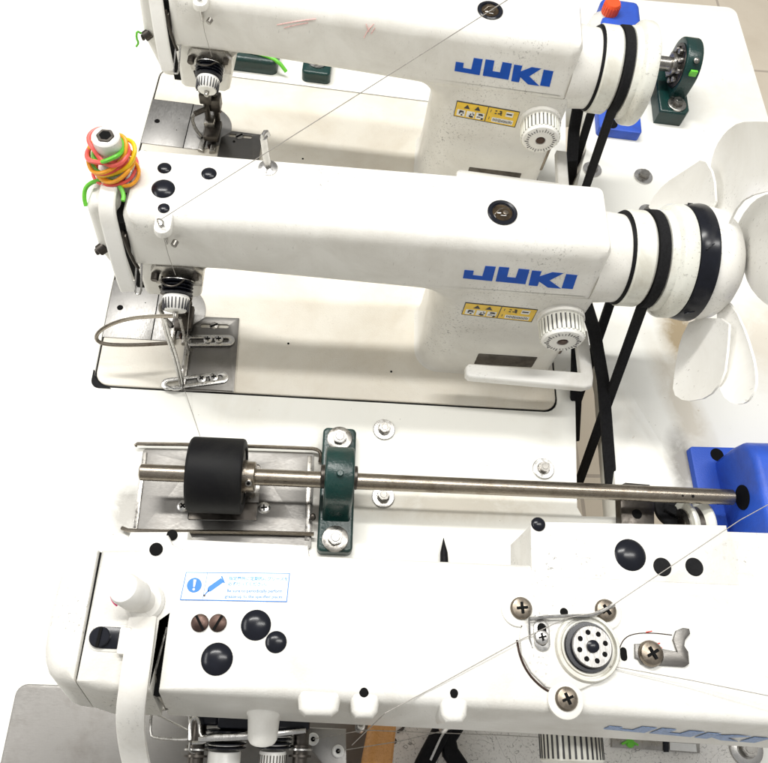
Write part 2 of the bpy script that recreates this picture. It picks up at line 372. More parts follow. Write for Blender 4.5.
# glyph drawing: polygons in a unit quad mapped on a 3-D quad (corners TL,TR,BR,BL)
def quad(c,s,t):
    a=Vector(c[0]).lerp(Vector(c[1]),s); b=Vector(c[3]).lerp(Vector(c[2]),s); return a.lerp(b,t)
def text_mesh(txt,size,name,mat,parent,org,xd,yd,t=.08,lift=.1):
    """lettering as flat mesh on a surface: org = lower left, xd/yd unit directions (mm)"""
    cu=bpy.data.curves.new(name,'FONT'); cu.body=txt; cu.size=size; cu.extrude=t/2; cu.resolution_u=2; cu.offset=size*.018
    o=bpy.data.objects.new('tmp',cu); COL.objects.link(o); bpy.context.view_layer.update()
    me=bpy.data.meshes.new_from_object(o.evaluated_get(bpy.context.evaluated_depsgraph_get())); bpy.data.objects.remove(o)
    xd=Vector(xd).normalized(); yd=Vector(yd); yd=(yd-xd*yd.dot(xd)).normalized(); n=xd.cross(yd)
    mt=Matrix((( xd.x,yd.x,n.x,0),(xd.y,yd.y,n.y,0),(xd.z,yd.z,n.z,0),(0,0,0,1))); mt=Matrix.Translation(Vector(org)+n*lift)@mt
    b=bmesh.new(); b.from_mesh(me); bmesh.ops.transform(b,matrix=mt,verts=b.verts); bmesh.ops.scale(b,vec=(MM,MM,MM),verts=b.verts); b.to_mesh(me); b.free()
    me.name=name; me.materials.clear(); me.materials.append(K[mat]); ob=bpy.data.objects.new(name,me); COL.objects.link(ob); ob.parent=parent; return ob
JUKI=[[(118,97),(162,101),(158,122),(203,127),(218,78),(268,82),(250,150),(110,136)],
 [(284,82),(333,86),(322,131),(363,135),(378,91),(430,96),(410,165),(267,151)],
 [(442,100),(488,104),(478,128),(540,108),(592,113),(525,147),(580,186),(518,181),(476,152),(468,174),(425,170)],
 [(606,117),(660,122),(637,188),(584,184)]]
# =================================================================== straight-arm machines
def make_head(fr,label,full=True):
    R=thing('sewing_machine',fr,label,'sewing machine')
    # --- bed casting
    g=G(); g.prism(rrect(0,476,0,178,14),-24,.8,1.2,3); g.build('bed','bed',R)
    g=G(); g.prism(rrect(-1.8,477.8,-1.8,179.8,15),-8,-1.6,0); g.build('gap_shade_strip','rubber',R)  # dark filler strip added so the gap round the bed reads as shaded
    g=G(); g.prism(rrect(4,472,4,174,8),-150,-24,0); g.build('oil_pan','darksteel',R)
    # --- arm + column
    g=G()
    casting(g,[(62,162),(62,212),(66,219),(70,220),(452,220),(460,217),(463,211),(463,160),(459,157),(330,155),(300,157),(140,163)],34,121,10,12,1.6,lean=.20)
    lv=[(.4,324),(3,327),(8,328.5),(20,329.5),(60,330),(105,330),(120,328.5),(132,325),(142,319),(150,311),(156,301),(160,289)]
    o=bmesh.new(); rg=[]
    for z,xl in lv:
        ol=circ(xl+26,38+26,26,9,180,270)+circ(460,46,8,5,270,360)+circ(460,112,8,5,0,90)+circ(xl+12,108,12,6,90,180)
        rg.append([o.verts.new((x,y-(.0 if z>6 else (6-z)*.25 if y<70 else 0),z)) for x,y in ol])
    for A_,B_ in zip(rg,rg[1:]):
        n_=len(A_)
        for k in range(n_): o.faces.new([A_[k],A_[(k+1)%n_],B_[(k+1)%n_],B_[k]])
    o.faces.new(rg[0][::-1]); o.faces.new(rg[-1]); bmesh.ops.recalc_face_normals(o,faces=o.faces); g._merge(o)
    # head (needle end) housing below the arm
    casting(g,[(62,108),(62,185),(150,185),(150,166),(134,162),(124,156),(119,146),(113,108),(108,104),(66,104)],45,116,6,8)
    g.build('arm_casting','casting',R)
    # right-hand neck and joint
    g=G(); g.lathe((460,79,167),(1,0,0),[(0,41),(10,41),(27,39.5),(30,38.5)],56); g.build('neck','casting',R)
    # face cover at the left end
    g=G(); g.prism(rrect(38,57,60,116,8),106,217,5,3)
    casting(g,[(28,150),(31,206),(36,214),(44,217),(56,217),(56,106),(44,106),(38,112)],58,118,8,14)
    g.build('face_plate','casting',R)
    g=G(); g.box(55,63,50,80,110,206,0); g.build('take_up_slot','void',R)
    # take-up guard: curved white bar down the front
    g=G(); P=[(51,88,222),(51,64,223),(51,52,217),(53,43,200),(55,34,180),(57,27,160),(59,23,148)]
    g.strap(P,(1,0,0),13,4.5,2); g.build('take_up_guard','whiteplastic',R)
    g=G(); g.tube([(66,42,165),(65,22,150),(65,20,147),(70,20,148),(71,28,160),(71,42,168)],.9,smooth=1); g.build('thread_hook','chrome',R)
    g=G(); g.tube([(60,46,200),(62,42,182),(64,40,170),(67,38,160)],1.6,smooth=1); g.box(60,63,44,50,172,196,.4); g.build('take_up_lever','darksteel',R)
    g=G(); g.cyl((36,60,158),(30,56,155),5.0); g.cyl((30,56,155),(27.5,55,154.5),3); g.build('side_screw','darksteel',R)
    # logo on the arm, warning label on the column (front faces)
    def arm(u,v): return M2.hit(440+u*.20833,250+v*.20833,(0,1,-.20),34-30-.35)
    def colm(u,v,d=.4): return M2.hit(440+u*.20833,250+v*.20833,(0,1,0),38-d)
    g=G()
    for L_ in JUKI: g.poly3([arm(*p) for p in L_],(0,1,0),.6)
    g.build('logo','logo',R)
    c=[colm(122,252),colm(470,287),colm(440,347),colm(102,310)]
    g=G(); g.poly3([quad(c,s,t) for s,t in ((.0,.0),(1,0),(1,1),(0,1))],(0,1,0),.3); g.build('warning_label','ink',R)
    c=[colm(125,256,.5),colm(466,290,.5),colm(437,344,.5),colm(106,308,.5)]
    lab=R.children[-1]
    g=G()
    for a,b,t0,t1 in ((0,.495,0,.44),(.51,1,0,1),(0,.495,.44,1)): g.poly3([quad(c,s,t) for s,t in ((a,t0),(b,t0),(b,t1),(a,t1))],(0,1,0),.2)
    g.build('label_film','yellow',lab)
    def rc(g,a,b,t0,t1,d): 
        g.poly3([Vector(quad(c,s,t))-Vector((0,d,0)) for s,t in ((a,t0),(b,t0),(b,t1),(a,t1))],(0,1,0),.1)
    g=G()
    for k in range(3): rc(g,.03+k*.155,.16+k*.155,.5,.93,.12)
    rc(g,.60,.95,.62,.92,.12); rc(g,.80,.92,.10,.42,.12); g.build('pictogram_panel','label',lab)
    g=G(); rr=random.Random(3)
    for k in range(3):
        x=.03+k*.155
        for j in range(7):
            a=x+.01+rr.random()*.09; t=.53+rr.random()*.3; rc(g,a,a+.012+rr.random()*.03,t,t+.05+rr.random()*.08,.24)
    for k in range(2):
        x=.17+k*.17; g.poly3([Vector(quad(c,s,t))-Vector((0,.24,0)) for s,t in ((x,.08),(x+.05,.36),(x-.05,.36))],(0,1,0),.1)
    for j in range(14):
        a=.62+j*.023; rc(g,a,a+.012,.66+rr.random()*.06,.84+rr.random()*.05,.24)
    for j in range(8):
        a=.62+rr.random()*.13; t=.1+rr.random()*.32; rc(g,a,a+.03,t,t+.07,.24)
    rc(g,.81,.9,.2,.3,.24); rc(g,.55,.56,.12,.3,.24); rc(g,.55,.56,.62,.8,.24)
    g.build('pictogram','ink',lab)
    # stitch dial
    dc=Vector((444,0,127))
    D=G(); D.lathe((444,38,127),(0,-1,0),[(0,22),(5,22),(6,19)],48); D.build('dial_seat','casting',R)
    g=G(); g.lathe((444,33,127),(0,-1,0),[(0,19.4),(19,19.4),(21,18.0),(21.8,15),(22,5.5),(21,5)],64)
    dial=g.build('stitch_dial','whiteplastic',R)
    g=G()
    for k in range(30):
        a=2*math.pi*k/30; q=Matrix.Translation((444,33,127))@Matrix.Rotation(a,4,'Y'); g.box(-1.25,1.25,-18.5,-1,18.4,20.7,.5,1,mat=q)
    g.build('dial_rib','ivory',dial,label='pale grip ribs round the rim')
    g=G()
    for k in range(30):
        a=2*math.pi*(k+.5)/30; q=Matrix.Translation((444,33,127))@Matrix.Rotation(a,4,'Y'); g.box(-.45,.45,-17.5,-2,19,19.7,0,mat=q)
        q2=Matrix.Translation((444,33,127))@Matrix.Rotation(a,4,'Y'); g.box(-.25,.25,-22.3,-20,12.5,15 if k%3 else 16.4,0,mat=q2)
    g.build('dial_marking','ink',dial)
    g=G(); g.cyl((444,14,127),(444,10.6,127),4.6); g.build('dial_hub','rust',dial)
    # recess on the column and reverse lever
    g=G(); g.prism(rrect(384,444,-1,1,.9),0,1,0,mat=Matrix.Identity(4)); 
    g.b.clear(); g.box(384,446,37.2,44,22,46,1.5); g.build('lever_recess','darksteel',R)
    g=G(); g.prism([(370,1),(484,-3),(493,0),(495,10),(494,62),(482,62),(482,14),(370,16),(367,13),(367,4)],56,65,2.2,3); g.build('reverse_lever','whiteplastic',R)
    g=G(); g.cyl((466,42,52),(466,42,112),2.6); g.build('lever_link','brass',R)
    # handwheel: flange, groove, large rim
    g=G(); g.lathe((489,80,167),(1,0,0),[(0,36),(0,42),(2,43.5),(17,43.5),(19,42),(20,38),(21.5,36),(28.5,36),(30,40),(31,44),(33,45.5),(37,46),(39,49),(41,51),(43,51.6),(50,51.6),(52,50.8),(53,49),(53,20)],72)
    hw=g.build('handwheel','ivory',R)
    g=G(); g.lathe((486.5,80,167),(1,0,0),[(0,41),(2.6,42.6),(2.6,35)],56); g.build('dark_gap_ring','rubber',hw)
    # sight glass
    g=G(); g.lathe((369,78,219.5),(0,0,1),[(0,12.6),(1.6,12.6),(2.2,11.5),(1.8,9.5),(1.0,9.2),(1.0,8)],40); sg=g.build('oil_sight','black',R)
    g=G(); g.lathe((369,78,219.8),(0,0,1),[(0,8.4),(.8,8.4),(2.0,7.2),(3.2,4.6),(3.7,0)],32); g.build('sight_glass','amberglass',sg)
    g=G(); g.tube([(362,74,222),(366,79,223.2),(369,80,223.4),(374,82,222)],.7); g.lathe((371,76,222.4),(0,0,1),[(0,2.6),(1.3,2.2),(1.7,0)],16); g.build('sight_fan','brass',sg)
    # thread guide on the front edge, small boss
    g=G(); g.prism(slot(96,40,96,56,7),213,219.5,2.5); g.build('guide_boss','casting',R)
    g=G(); g.cyl((95,44,190),(95.3,40,222),1.5); g.tube([(94,41,219),(93,40,227),(96,40,229),(98,40,225),(96.5,41,218)],.8,smooth=1); g.build('thread_guide','chrome',R)
    g=G(); g.cyl((104,41,200),(102,36,199),2.6); g.build('guide_screw','steel',R)
    # tension unit on the head front
    tx,tz=98,147
    g=G(); g.prism([(-20,-10),(20,-10),(22,8),(16,18),(-16,18),(-22,8)],0,6,1.5,mat=Matrix.Translation((tx,44,tz))@Matrix.Rotation(math.radians(90),4,'X')); tb=g.build('tension_bracket','steel',R)
    ax=Vector((.02,-.95,-.30)).normalized(); c0=Vector((tx,38,tz))
    g=G(); g.cyl(c0,c0+ax*34,2.4); 
    tn=g.build('tension_post','steel',R)
    g=G(); 
    for k in range(4): g.lathe(c0+ax*(3+k*3.1),ax,[(0,10.5),(.5,13.6),(1.2,13.8),(2.0,12),(2.2,8)],36)
    g.build('tension_disc','black',tn)
    g=G(); g.lathe(c0+ax*3.0,ax,[(-1.2,12),(-.5,15.2),(0,15.2),(0,10)],36); g.lathe(c0+ax*9.6,ax,[(0,12.8),(.3,13.4),(.9,13.4),(1.0,9)],36); g.build('bright_disc','chrome',tn)
    g=G(); g.lathe(c0+ax*15,ax,[(0,10.6),(2,11.4),(12,9.6),(13.5,8.6),(14,4)],40)
    kn=g.build('tension_knob','whiteplastic',tn)
    g=G(); q=ax.to_track_quat('Z','Y').to_matrix().to_4x4()
    for k in range(22):
        g.box(9.4,11.5,-.45,.45,3,12.5,.2,1,mat=Matrix.Translation(c0+ax*15)@q@Matrix.Rotation(2*math.pi*k/22,4,'Z'))
    g.build('knob_groove','ink',kn)
    g=G(); g.tube([c0+Vector((-12,-2,6)),c0+Vector((-9,-14,12)),c0+Vector((2,-16,13)),c0+Vector((8,-6,10))],.8,smooth=2); g.cyl(c0+Vector((17,2,9)),c0+Vector((17,-5,9)),3); g.cyl(c0+Vector((-18,2,6)),c0+Vector((-18,-6,5)),3.4); g.tube([c0+Vector((-16,-4,-6)),c0+Vector((-12,-10,-14)),c0+Vector((-6,-8,-20))],1.1,smooth=1); g.build('check_spring','darksteel',tn)
    # needle bar, presser bar, foot
    g=G(); g.cyl((76,82,12),(76,82,112),3.4); g.box(70,83,76,89,52,66,1.5); g.cyl((76,76,46),(64,68,44),3); g.cyl((76,82,2),(76,82,30),.8); g.build('needle_bar','darksteel',R)
    g=G(); g.cyl((84,92,14),(84,92,112),3.8); g.box(77,91,84,99,34,52,1.5); g.box(72,90,62,90,8,16,1.5); g.build('presser_bar','darksteel',R)
    g=G(); g.prism([(66,52),(73,50),(73,70),(80,70),(80,50),(87,52),(86,86),(68,86)],1.6,5,1.2); g.box(71,83,76,90,5,24,1.5); g.tube([(62,86,30),(56,82,22),(60,76,12),(68,70,6)],2.2,smooth=1); g.build('presser_foot','steel',R)
    # slide plate and needle plate
    g=G(); g.prism([(-1,54),(48,54),(48,124),(-1,124)],.7,1.8,.3); g.build('slide_plate','plate',R)
    g=G(); g.box(-1,49,123.6,124.6,.4,1.4,0); g.box(48,48.8,54,124,.4,1.55,0); g.build('plate_seam','void',R)
    g=G(); g.prism([(49,54),(68,54)]+circ(66,90,34,24,-75,75)+[(66,124),(49,124)],.7,1.9,.3); npl=g.build('needle_plate','plate',R)
    for (x,y) in ((80,117),(80,61)): screw(R,(x,y,1.6),4.2,1.2,'rust',False,name='plate_screw',rot=1.1)
    g=G(); g.lathe((11,90,1.6),(0,0,1),[(0,3.2),(.4,3.2),(.4,0)],16); g.lathe((36,98,1.6),(0,0,1),[(0,1.2),(.4,0)],10); g.lathe((36,80,1.6),(0,0,1),[(0,1.2),(.4,0)],10); g.build('plate_hole','void',R)
    for x,y in ((190,60),(300,34)):
        g=G(); g.lathe((x,y,.6),(0,0,1),[(0,1.3),(.4,1.2),(.4,0)],12); g.build('bed_hole','void',R)
    # spool pin / guide post behind
    return R
m1=make_head(M1,'rear white sewing machine, cut off by the top edge, with a bottle behind its wheel')
m2=make_head(M2,'middle white sewing machine with coloured rubber rings round its top knob')
def plugs(R,lst,z,name='hole_plug'):
    for x,y,r in lst:
        g=G(); g.lathe((x,y,z),(0,0,1),[(0,r),(.6,r),(r*.18+.5,r*.8),(r*.27+.6,r*.4),(r*.3+.6,0)],32); g.build(name,'black',R)
plugs(m2,[(92,76,9.3),(90,97,5.6),(95,57,4.6),(126,95,6.2)],219.7)
plugs(m1,[(92,76,9.3),(90,97,5.6),(95,57,4.6),(126,95,6.2)],219.7)
# spool pin on the middle machine
g=G(); g.lathe((173,106,219.5),(0,0,1),[(0,8),(1,8),(1.6,6),(2.6,4)],28); g.cyl((173,106,219),(171,105,257),3.0); g.tube([(171,105,252),(170,103,259),(173,107,262),(175,107,256)],1.5,smooth=1); g.build('spool_pin','chrome',m2)
# presser-regulating knob on top with hex recess
kx,ky=53,90
def knob(R,kx,ky,z0,h):
    g=G(); g.cyl((kx,ky,212),(kx,ky,z0+8),6); g.build('knob_stem','darksteel',R)
    g=G(); g.lathe((kx,ky,z0),(0,0,1),[(0,8.5),(3,9.5),(h-14,8.8),(h-10,10.6),(h-1,10.6),(h,9.6),(h,6.2),(h-3,6)],36); kb=g.build('pressure_knob','whiteplastic',R)
    g=G(); hexhead(g,(kx,ky,z0+h-3),7.2,3.6); g.build('hex_socket','darksteel',kb); 
    g=G(); hexhead(g,(kx,ky,z0+h+.55),4.6,.3); g.build('socket_opening','void',kb)
knob(m2,kx,ky,218,42); knob(m1,kx,ky,218,42)
# black fan ring on the middle wheel
g=G(); g.lathe((542.5,80,167),(1,0,0),[(-1,47),(0,50.5),(2,51.6),(13,53.4),(15.5,53.2),(16.2,52),(15,49),(4,46),(2,43)],72); fr_=g.build('fan_ring','black',m2)
for k in range(5):
    g=G(); a=2*math.pi*k/5+.4; q=Matrix.Translation((545,80,167))@Matrix.Rotation(a,4,'X')@Matrix.Rotation(.7,4,'Z'); g.box(0,9,-.4,.4,48,53.0,.2,mat=q); g.build('fan_vane','black',fr_)
g=G(); g.tube([(28,55,160),(25,53,164),(24,50,158),(26,48,154),(23,47,150)],1.1,6,smooth=1); o=g.build('string_scrap','lime'); place(o,M1); tag(o,'lime green scrap of string on the side screw of the rear machine','string')
def armp(u,v): return M1.hit(u,v,(0,1,-.20),4-.15)
K['palepink']=plain('faded_pink_marker',(.88,.50,.47),.5,0,.3,900)
g=G()
for l in ([(277,25),(288,23),(300,21),(316,19)],[(284,28),(296,25),(308,23)],[(366,24),(369,32)],[(364,38),(368,30),(374,24)],[(371,34),(375,28)]): g=G(); g.tube([armp(u,v) for u,v in l],.45,5,smooth=1); g.build('pink_mark','palepink',m1)
# =================================================================== rubber rings
cols=['coral','orange','lime','amber','coral','lime','coral','orange','amber']
names={'coral':'coral pink','orange':'orange','lime':'green','amber':'yellow'}
rr=random.Random(11)
rings=[(224,19,'coral',.05,-.12,1.3),(234,18.5,'orange',.18,.12,1.5),(226,15,'coral',.10,.12,1.5),(229,17,'orange',-.15,.1,1.45),(232,16,'coral',.25,-.2,1.8),(236,15.5,'lime',-.25,.28,1.8),(239,17,'amber',.32,.30,1.7),(242,14.5,'coral',-.12,-.28,1.9),(245,16,'orange',.22,.34,1.6),(248,13.5,'lime',.30,-.10,1.7),(250,15,'coral',-.30,.16,1.8)]
desc=['wide thin coral pink ring slipped to the bottom of the bundle','wide orange ring round the middle of the bundle','lower coral pink rubber ring round the knob','thin orange rubber ring low on the knob','coral pink ring sticking out right of the knob','green rubber ring crossing the middle of the bundle','yellow rubber ring slanting across the front of the bundle','coral pink ring looping out left of the knob','orange ring slanting up to the right in the bundle','green ring high in the bundle under the knob head','topmost coral pink ring just under the knob head']
for k,(z,r,c,tx_,ty_,th) in enumerate(rings):
    cxo,cyo=rr.uniform(-4.5,4.5),rr.uniform(-4,3); pts=[]
    ph=rr.random()*6
    for i in range(40):
        a=2*math.pi*i/40; R_=r*(1+.10*math.sin(2*a+ph)+.05*math.sin(3*a+ph*2)); x=R_*math.cos(a); y=R_*math.sin(a)
        zz=z-3+x*tx_+y*ty_+1.2*math.sin(3*a+ph)
        pts.append((kx+(cxo+x)*.92,ky+(cyo+y)*.92,zz+1))
    g=G(); g.tube(pts,th,8,True); o=g.build('rubber_ring',c,None); place(o,M2); tag(o,desc[k],'rubber ring','rubber rings round the knob')
pts=[M2.z(u,v,z) for u,v,z in ((86,206,205),(84,198,210),(85,188,216),(92,182,221),(102,180,224),(113,181,225),(120,186,224),(124,195,222),(123,201,221),(121,190,223),(108,183,225))]
g=G(); g.tube(pts[:9],1.7,8,smooth=2); o=g.build('rubber_ring','lime'); place(o,M2); tag(o,'loose green rubber loop hanging over the left end below the bundle','rubber ring','rubber rings round the knob')
# =================================================================== work table, floor
bed1=[tuple(M1.w((x,y,0)).xy) for x,y in rrect(-2,478,-2,180,15)]
bed2=[tuple(M2.w((x,y,0)).xy) for x,y in rrect(-2,478,-2,180,15)]
def zp(l,z=0): return [tuple(W.z(u,v,z).xy) for u,v in l]
s2=[(268,216),(272,207),(306,207),(309,214),(314,300),(318,360),(316,400),(284,402),(280,330)]
s1=zp([(566,107),(586,104),(586,150),(577,185),(566,185)])
s3=zp([(655,503),(664,496),(685,498),(712,528),(712,560),(650,560)])
pt=thing('work_table',W,'white laminate sewing table with machines sunk into cut-outs','table')
plate_holes('table_top',rrect(-1300,599,-700,974,14),[bed1,bed2,s1,s2,s3],-40,0,'table',pt,1.0)
for x,y in ((-1200,-600),(540,-600),(540,900),(-1200,900)):
    g=G(); g.box(x-20,x+20,y-20,y+20,-729,-40,2); g.build('leg','darksteel',pt)
g=G(); g.box(-3500,4500,-3000,6000,-760,-730,0); g.build('floor','floor',None,kind='structure')
g=G(); q=M2
g.prism([M2.w((x,y,0))[:2] for x,y in [(-3.6,17)]+circ(5,5,8.6,8,180,270)+[(17,-3.6),(15,-2.2)]+circ(15,15,17.0,8,270,180)],.2,1.2,.2); g.build('bed_cushion','rubber',None,label='black rubber corner cushion at the front left of the middle bed',cat='cushion')
# =================================================================== middle machine attachments
t=thing('seam_gauge',M2,'steel seam gauge plate with two slotted brackets on the middle bed','seam gauge')
plate_holes('gauge_plate',[(86,-2),(139,-1),(136,86),(101,85),(86,72)],[slot(99,74,124,75,2.2)],1.0,2.8,'brushed',t,.3)
g=G(); g.box(86,138,-.6,0.4,1,3,0); g.build('plate_edge','darksteel',t)
screw(t,(111,75,2.0),4.6,2.0,'steel',False,name='slot_screw',rot=.5)
plate_holes('slotted_bracket',slot(90,54,128,57,6.5),[slot(90,54,126,57,2.6)],3.2,5.6,'chrome',t,.4)
plate_holes('slotted_bracket',slot(73,3,126,14,6.5),[slot(74,3,124,14,2.6)],3.2,5.6,'chrome',t,.4)
for x,y in ((107,56),(118,57),(106,10.5),(118,13)): screw(t,(x,y,5.2),5.0,3.2,'chrome',True,name='bracket_screw',rot=x)
g=G(); g.box(84,90,3,55,3.6,5.4,.6); g.build('bracket_arm','steel',t)
t=thing('seam_gauge',M1,'brownish steel gauge plate with a slotted screw on the rear bed','seam gauge')
plate_holes('gauge_plate',[(90,0),(140,0),(138,88),(101,88),(90,76)],[slot(99,81,124,82,2.2)],1.0,2.8,'brushed',t,.3)
screw(t,(111,81.5,2.0),4.6,2.0,'steel',False,name='slot_screw',rot=.7)
g=G(); g.lathe((106,72,2.8),(0,0,1),[(0,1.6),(.3,1.5),(.3,0)],14); g.build('hole','void',t)
t=thing('wire_guard',M2,'bent wire finger guard looping out left of the middle needle','wire guard')
loop=[(176,316,128),(160,316,112),(130,318,80),(108,325,62),(96,334,52),(97,342,44),(110,345,40),(140,345,36),(172,343,34)]
g=G(); g.tube([M2.z(*p) for p in loop],1.9,10,smooth=3); g.build('guard_loop','shaft',t)
g=G(); g.tube([M2.z(u,v,z) for u,v,z in ((163,316,110),(165,330,80),(172,350,50),(178,372,20),(181,385,7))],1.9,10,smooth=2); g.tube([M2.z(u,v,z) for u,v,z in ((165,318,108),(169,334,80),(176,354,48),(181,374,20),(184,388,8),(174,390,8),(166,386,8))],1.5,8,smooth=2); g.build('guard_rod','chrome',t)
g=G(); g.tube([M2.z(u,v,z) for u,v,z in ((180,318,110),(184,335,70),(188,350,30),(192,350,9))],1.5,8,smooth=1); g.build('guard_rod','steel',t)
# =================================================================== threads
def thread(pts,label,r=.3,grp='sewing threads'):
    g=G(); g.tube(pts,r,6); return g.build('thread','thread',None,label=label,cat='thread',group=grp)
A=M2.w((95.5,40,227)); Bp=W.z(520,-8,420)
thread([A,Bp],'long thread running from the middle machine up across the rear arm')
thread([M2.w((95.5,39,224)),M2.w((97,34,190)),M2.w((100,30,166))],'short thread down the front of the middle machine head')
thread([M2.w((108,26,130)),W.z(183,385,6),W.z(192,412,.6),W.z(200,436,.6)],'thread trailing from the seam gauge down onto the table')
thread([M1.w((96,39,216)),M1.w((98,34,190)),M1.w((103,30,165))],'thread down the front of the rear machine head')
# =================================================================== fan
t=thing('cooling_fan',M2,'large white plastic fan with scuffed blades right of the middle wheel','fan')
g=G(); g.lathe((554,80,167),(1,0,0),[(0,40),(4,47),(6,50),(14,51),(22,49.5),(30,44),(37,34),(41,23),(43,11),(43.5,0)],64); g.build('fan_hub','fan',t)
def blade(px,x0,sl,lab=None,bend=5):
    P=[M2.x(u,v,x0) for u,v in px]
    c=sum(P,Vector())/len(P); b=bmesh.new()
    # smooth the outline once
    Q=[]
    for i in range(len(P)):
        a,d=P[i],P[(i+1)%len(P)]; Q+=[a.lerp(d,.22),a.lerp(d,.78)]
    P=Q; n=len(P)
    m=Vector(sl)
    def off(p): d=p-c; return d.y*m.y+d.z*m.z
    rings=[]
    for s_,k in ((1,0),(.93,.18),(.75,.5),(.5,.8),(.25,.95)):
        rings.append([Vector((x0+off(c+(p-c)*s_)+bend*k, (c+(p-c)*s_).y,(c+(p-c)*s_).z)) for p in P])
    def shell(dx):
        R=[[b.verts.new(v+Vector((dx,0,0))) for v in r] for r in rings]; ct=b.verts.new(Vector((x0+bend+dx,c.y,c.z)))
        for A_,B_ in zip(R,R[1:]):
            for i in range(n): b.faces.new([A_[i],A_[(i+1)%n],B_[(i+1)%n],B_[i]])
        for i in range(n): b.faces.new([R[-1][i],R[-1][(i+1)%n],ct])
        return R[0]
    r1=shell(1.1); r2=shell(-1.1)
    for i in range(n): b.faces.new([r1[i],r1[(i+1)%n],r2[(i+1)%n],r2[i]])
    bmesh.ops.recalc_face_normals(b,faces=b.faces)
    g=G(); g._merge(b); g.build('fan_blade','fan',t,label=lab,ang=.9)
blade([(716,292),(730,308),(741,335),(750,365),(753,388),(748,403),(739,405),(730,396),(724,372),(721,345),(719,318)],580,(0,.05,.3),bend=3)
blade([(692,318),(684,340),(681,370),(680,394),(690,402),(708,398),(720,378),(722,345),(722,318)],568,(0,.0,.15),bend=3)
blade([(708,228),(701,212),(700,208),(700,163),(706,145),(718,131),(736,122),(768,122),(812,126),(822,190),(768,194),(745,203),(727,232)],572,(0,.12,-.1),bend=6)
blade([(722,236),(732,216),(750,200),(772,193),(800,200),(805,290),(785,310),(765,300),(748,286),(735,262)],594,(0,.1,-.15),bend=-4)
blade([(656,210),(659,200),(670,184),(688,169),(701,158),(708,175),(708,208),(690,216),(670,216)],562,(0,-.1,.1),bend=3)
# =================================================================== belts
def wpt(fr,p): return fr.w(p)
def belt(fr,label,y0,y1,zb_px,front_only=False):
    """belt in the wheel groove, two strands dropping through the slot"""
    cx=515; r=41.5; arc=[]
    for k in range(25):
        a=math.radians(200-k*(220/24)); arc.append(fr.w((cx,80-r*math.cos(a)*-1,167+r*math.sin(a))))
    return arc
def drive_belt(fr,label,e1,e2,extra):
    cx=514; r=42.0; c=[]
    for k in range(29):
        a=math.radians(-25+k*(230/28)); c.append(fr.w((cx,80+r*math.cos(a),167+r*math.sin(a))))
    pts=[e1]+c+[e2]
    g=G(); g.strap(pts,(1,0,0),9.5,6)
    if extra: g.strap(extra[0],(1,0,0),11,5)
    return g.build('drive_belt','belt',None,label=label,cat='belt',group='black drive belts')
b2a=W.z(545,497,-250); b2b=W.z(551,560,-250)
drive_belt(M2,'black drive belt hanging from the middle machine wheel through the table slot',b2a,b2b,None)
g=G(); g.strap([W.z(586,305,140),W.z(594,330,100),W.z(603,380,50),W.z(611,484,-10),W.z(616,540,-120)],(1,.1,0),12,5); g.build('loose_belt','belt',None,label='broad black belt running straight down just right of the table slot',cat='belt',group='black drive belts')
g=G(); g.strap([W.z(578,318,60),W.z(577,350,30),W.z(576,396,4),W.z(574,440,-60)],(1,0,0),12,5); g.build('loose_belt','belt',None,label='short black belt beside the reverse lever of the middle machine',cat='belt',group='black drive belts')
drive_belt(M1,'black drive belt over the rear machine wheel',W.z(560,215,-150),W.z(560,215,-150)+Vector((0,-60,0)),None)
g=G(); g.strap([W.z(578,108,60),W.z(574,130,30),W.z(572,160,5),W.z(570,190,-60)],(1,0,0),14,5); g.build('loose_belt','belt',None,label='black belt dropping beside the dial of the rear machine',cat='belt',group='black drive belts')
# =================================================================== bolts in the table
for u,v,l in ((384,430,'hex bolt with washer just right of the near green bearing, behind the shaft'),(383,497,'hex bolt in the table partly under the steel shaft'),(543,469,'hex bolt with washer left of the belt slot'),(592,170,'hex bolt behind the middle machine, nearest the rear dial'),(643,177,'hex bolt on the open table between the two wheels'),(648,213,'hex bolt half hidden behind the middle wheel')):
    p=W.z(u,v,0); bolt(W,(p.x,p.y,0),l,8 if v>300 else 8.6)
# =================================================================== pillow block bearings
def pillow(fr,label,yc,span,zax,w,r,top=True):
    t=thing('bearing_block',fr,label,'bearing',group='dark green bearing blocks')
    g=G(); h=14
    g.prism(rrect(-w/2,w/2,-span/2,span/2,5),0.3,h,2.5,3)
    prof=[(-r*1.25,h-3),(-r*1.1,h+4),(-r,zax*.7)]+[(-r*math.cos(a),zax+r*math.sin(a)) for a in [math.pi*k/14 for k in range(15)]]+[(r,zax*.7),(r*1.1,h+4),(r*1.25,h-3)]
    m=Matrix(((0,0,1,0),(1,0,0,0),(0,1,0,0),(0,0,0,1)))
    g.prism(prof,-w*.40,w*.40,2.5,3,mat=m,botbev=True); g.build('housing','green',t)
    return t
# near one on the shaft
pb=pillow(W,'dark green bearing block holding the near steel shaft',0,124,45,33,28); pb.location=Vector((27.5,227,0))*MM; pb.rotation_euler=(0,0,math.radians(-1.5))
for y in (-50,50):
    g=G(); g.lathe((0,y,14),(0,0,1),[(0,12.3),(1.8,12.3),(2.2,11.6),(2.2,6)],36); wa=g.build('washer','steel',pb)
    g=G(); hexhead(g,(0,y,16.2),7.2,5.5,rot=y); g.cyl((0,y,21.5),(0,y,22.4),4.2,bev=.3); g.build('bolt_head','plate',pb)
g=G(); g.cyl((-17,0,45),(17,0,45),11,n=36); g.build('bearing_insert','darksteel',pb)
g=G(); g.cyl((0,-6,72.6),(0,-6,75.5),3,n=12); g.build('grease_nipple','green',pb)
g=G(); g.lathe((-22,-30,12),(0,0,1),[(0,3),(6,2.6),(8,0)],14); g.build('grub_screw','darksteel',pb)
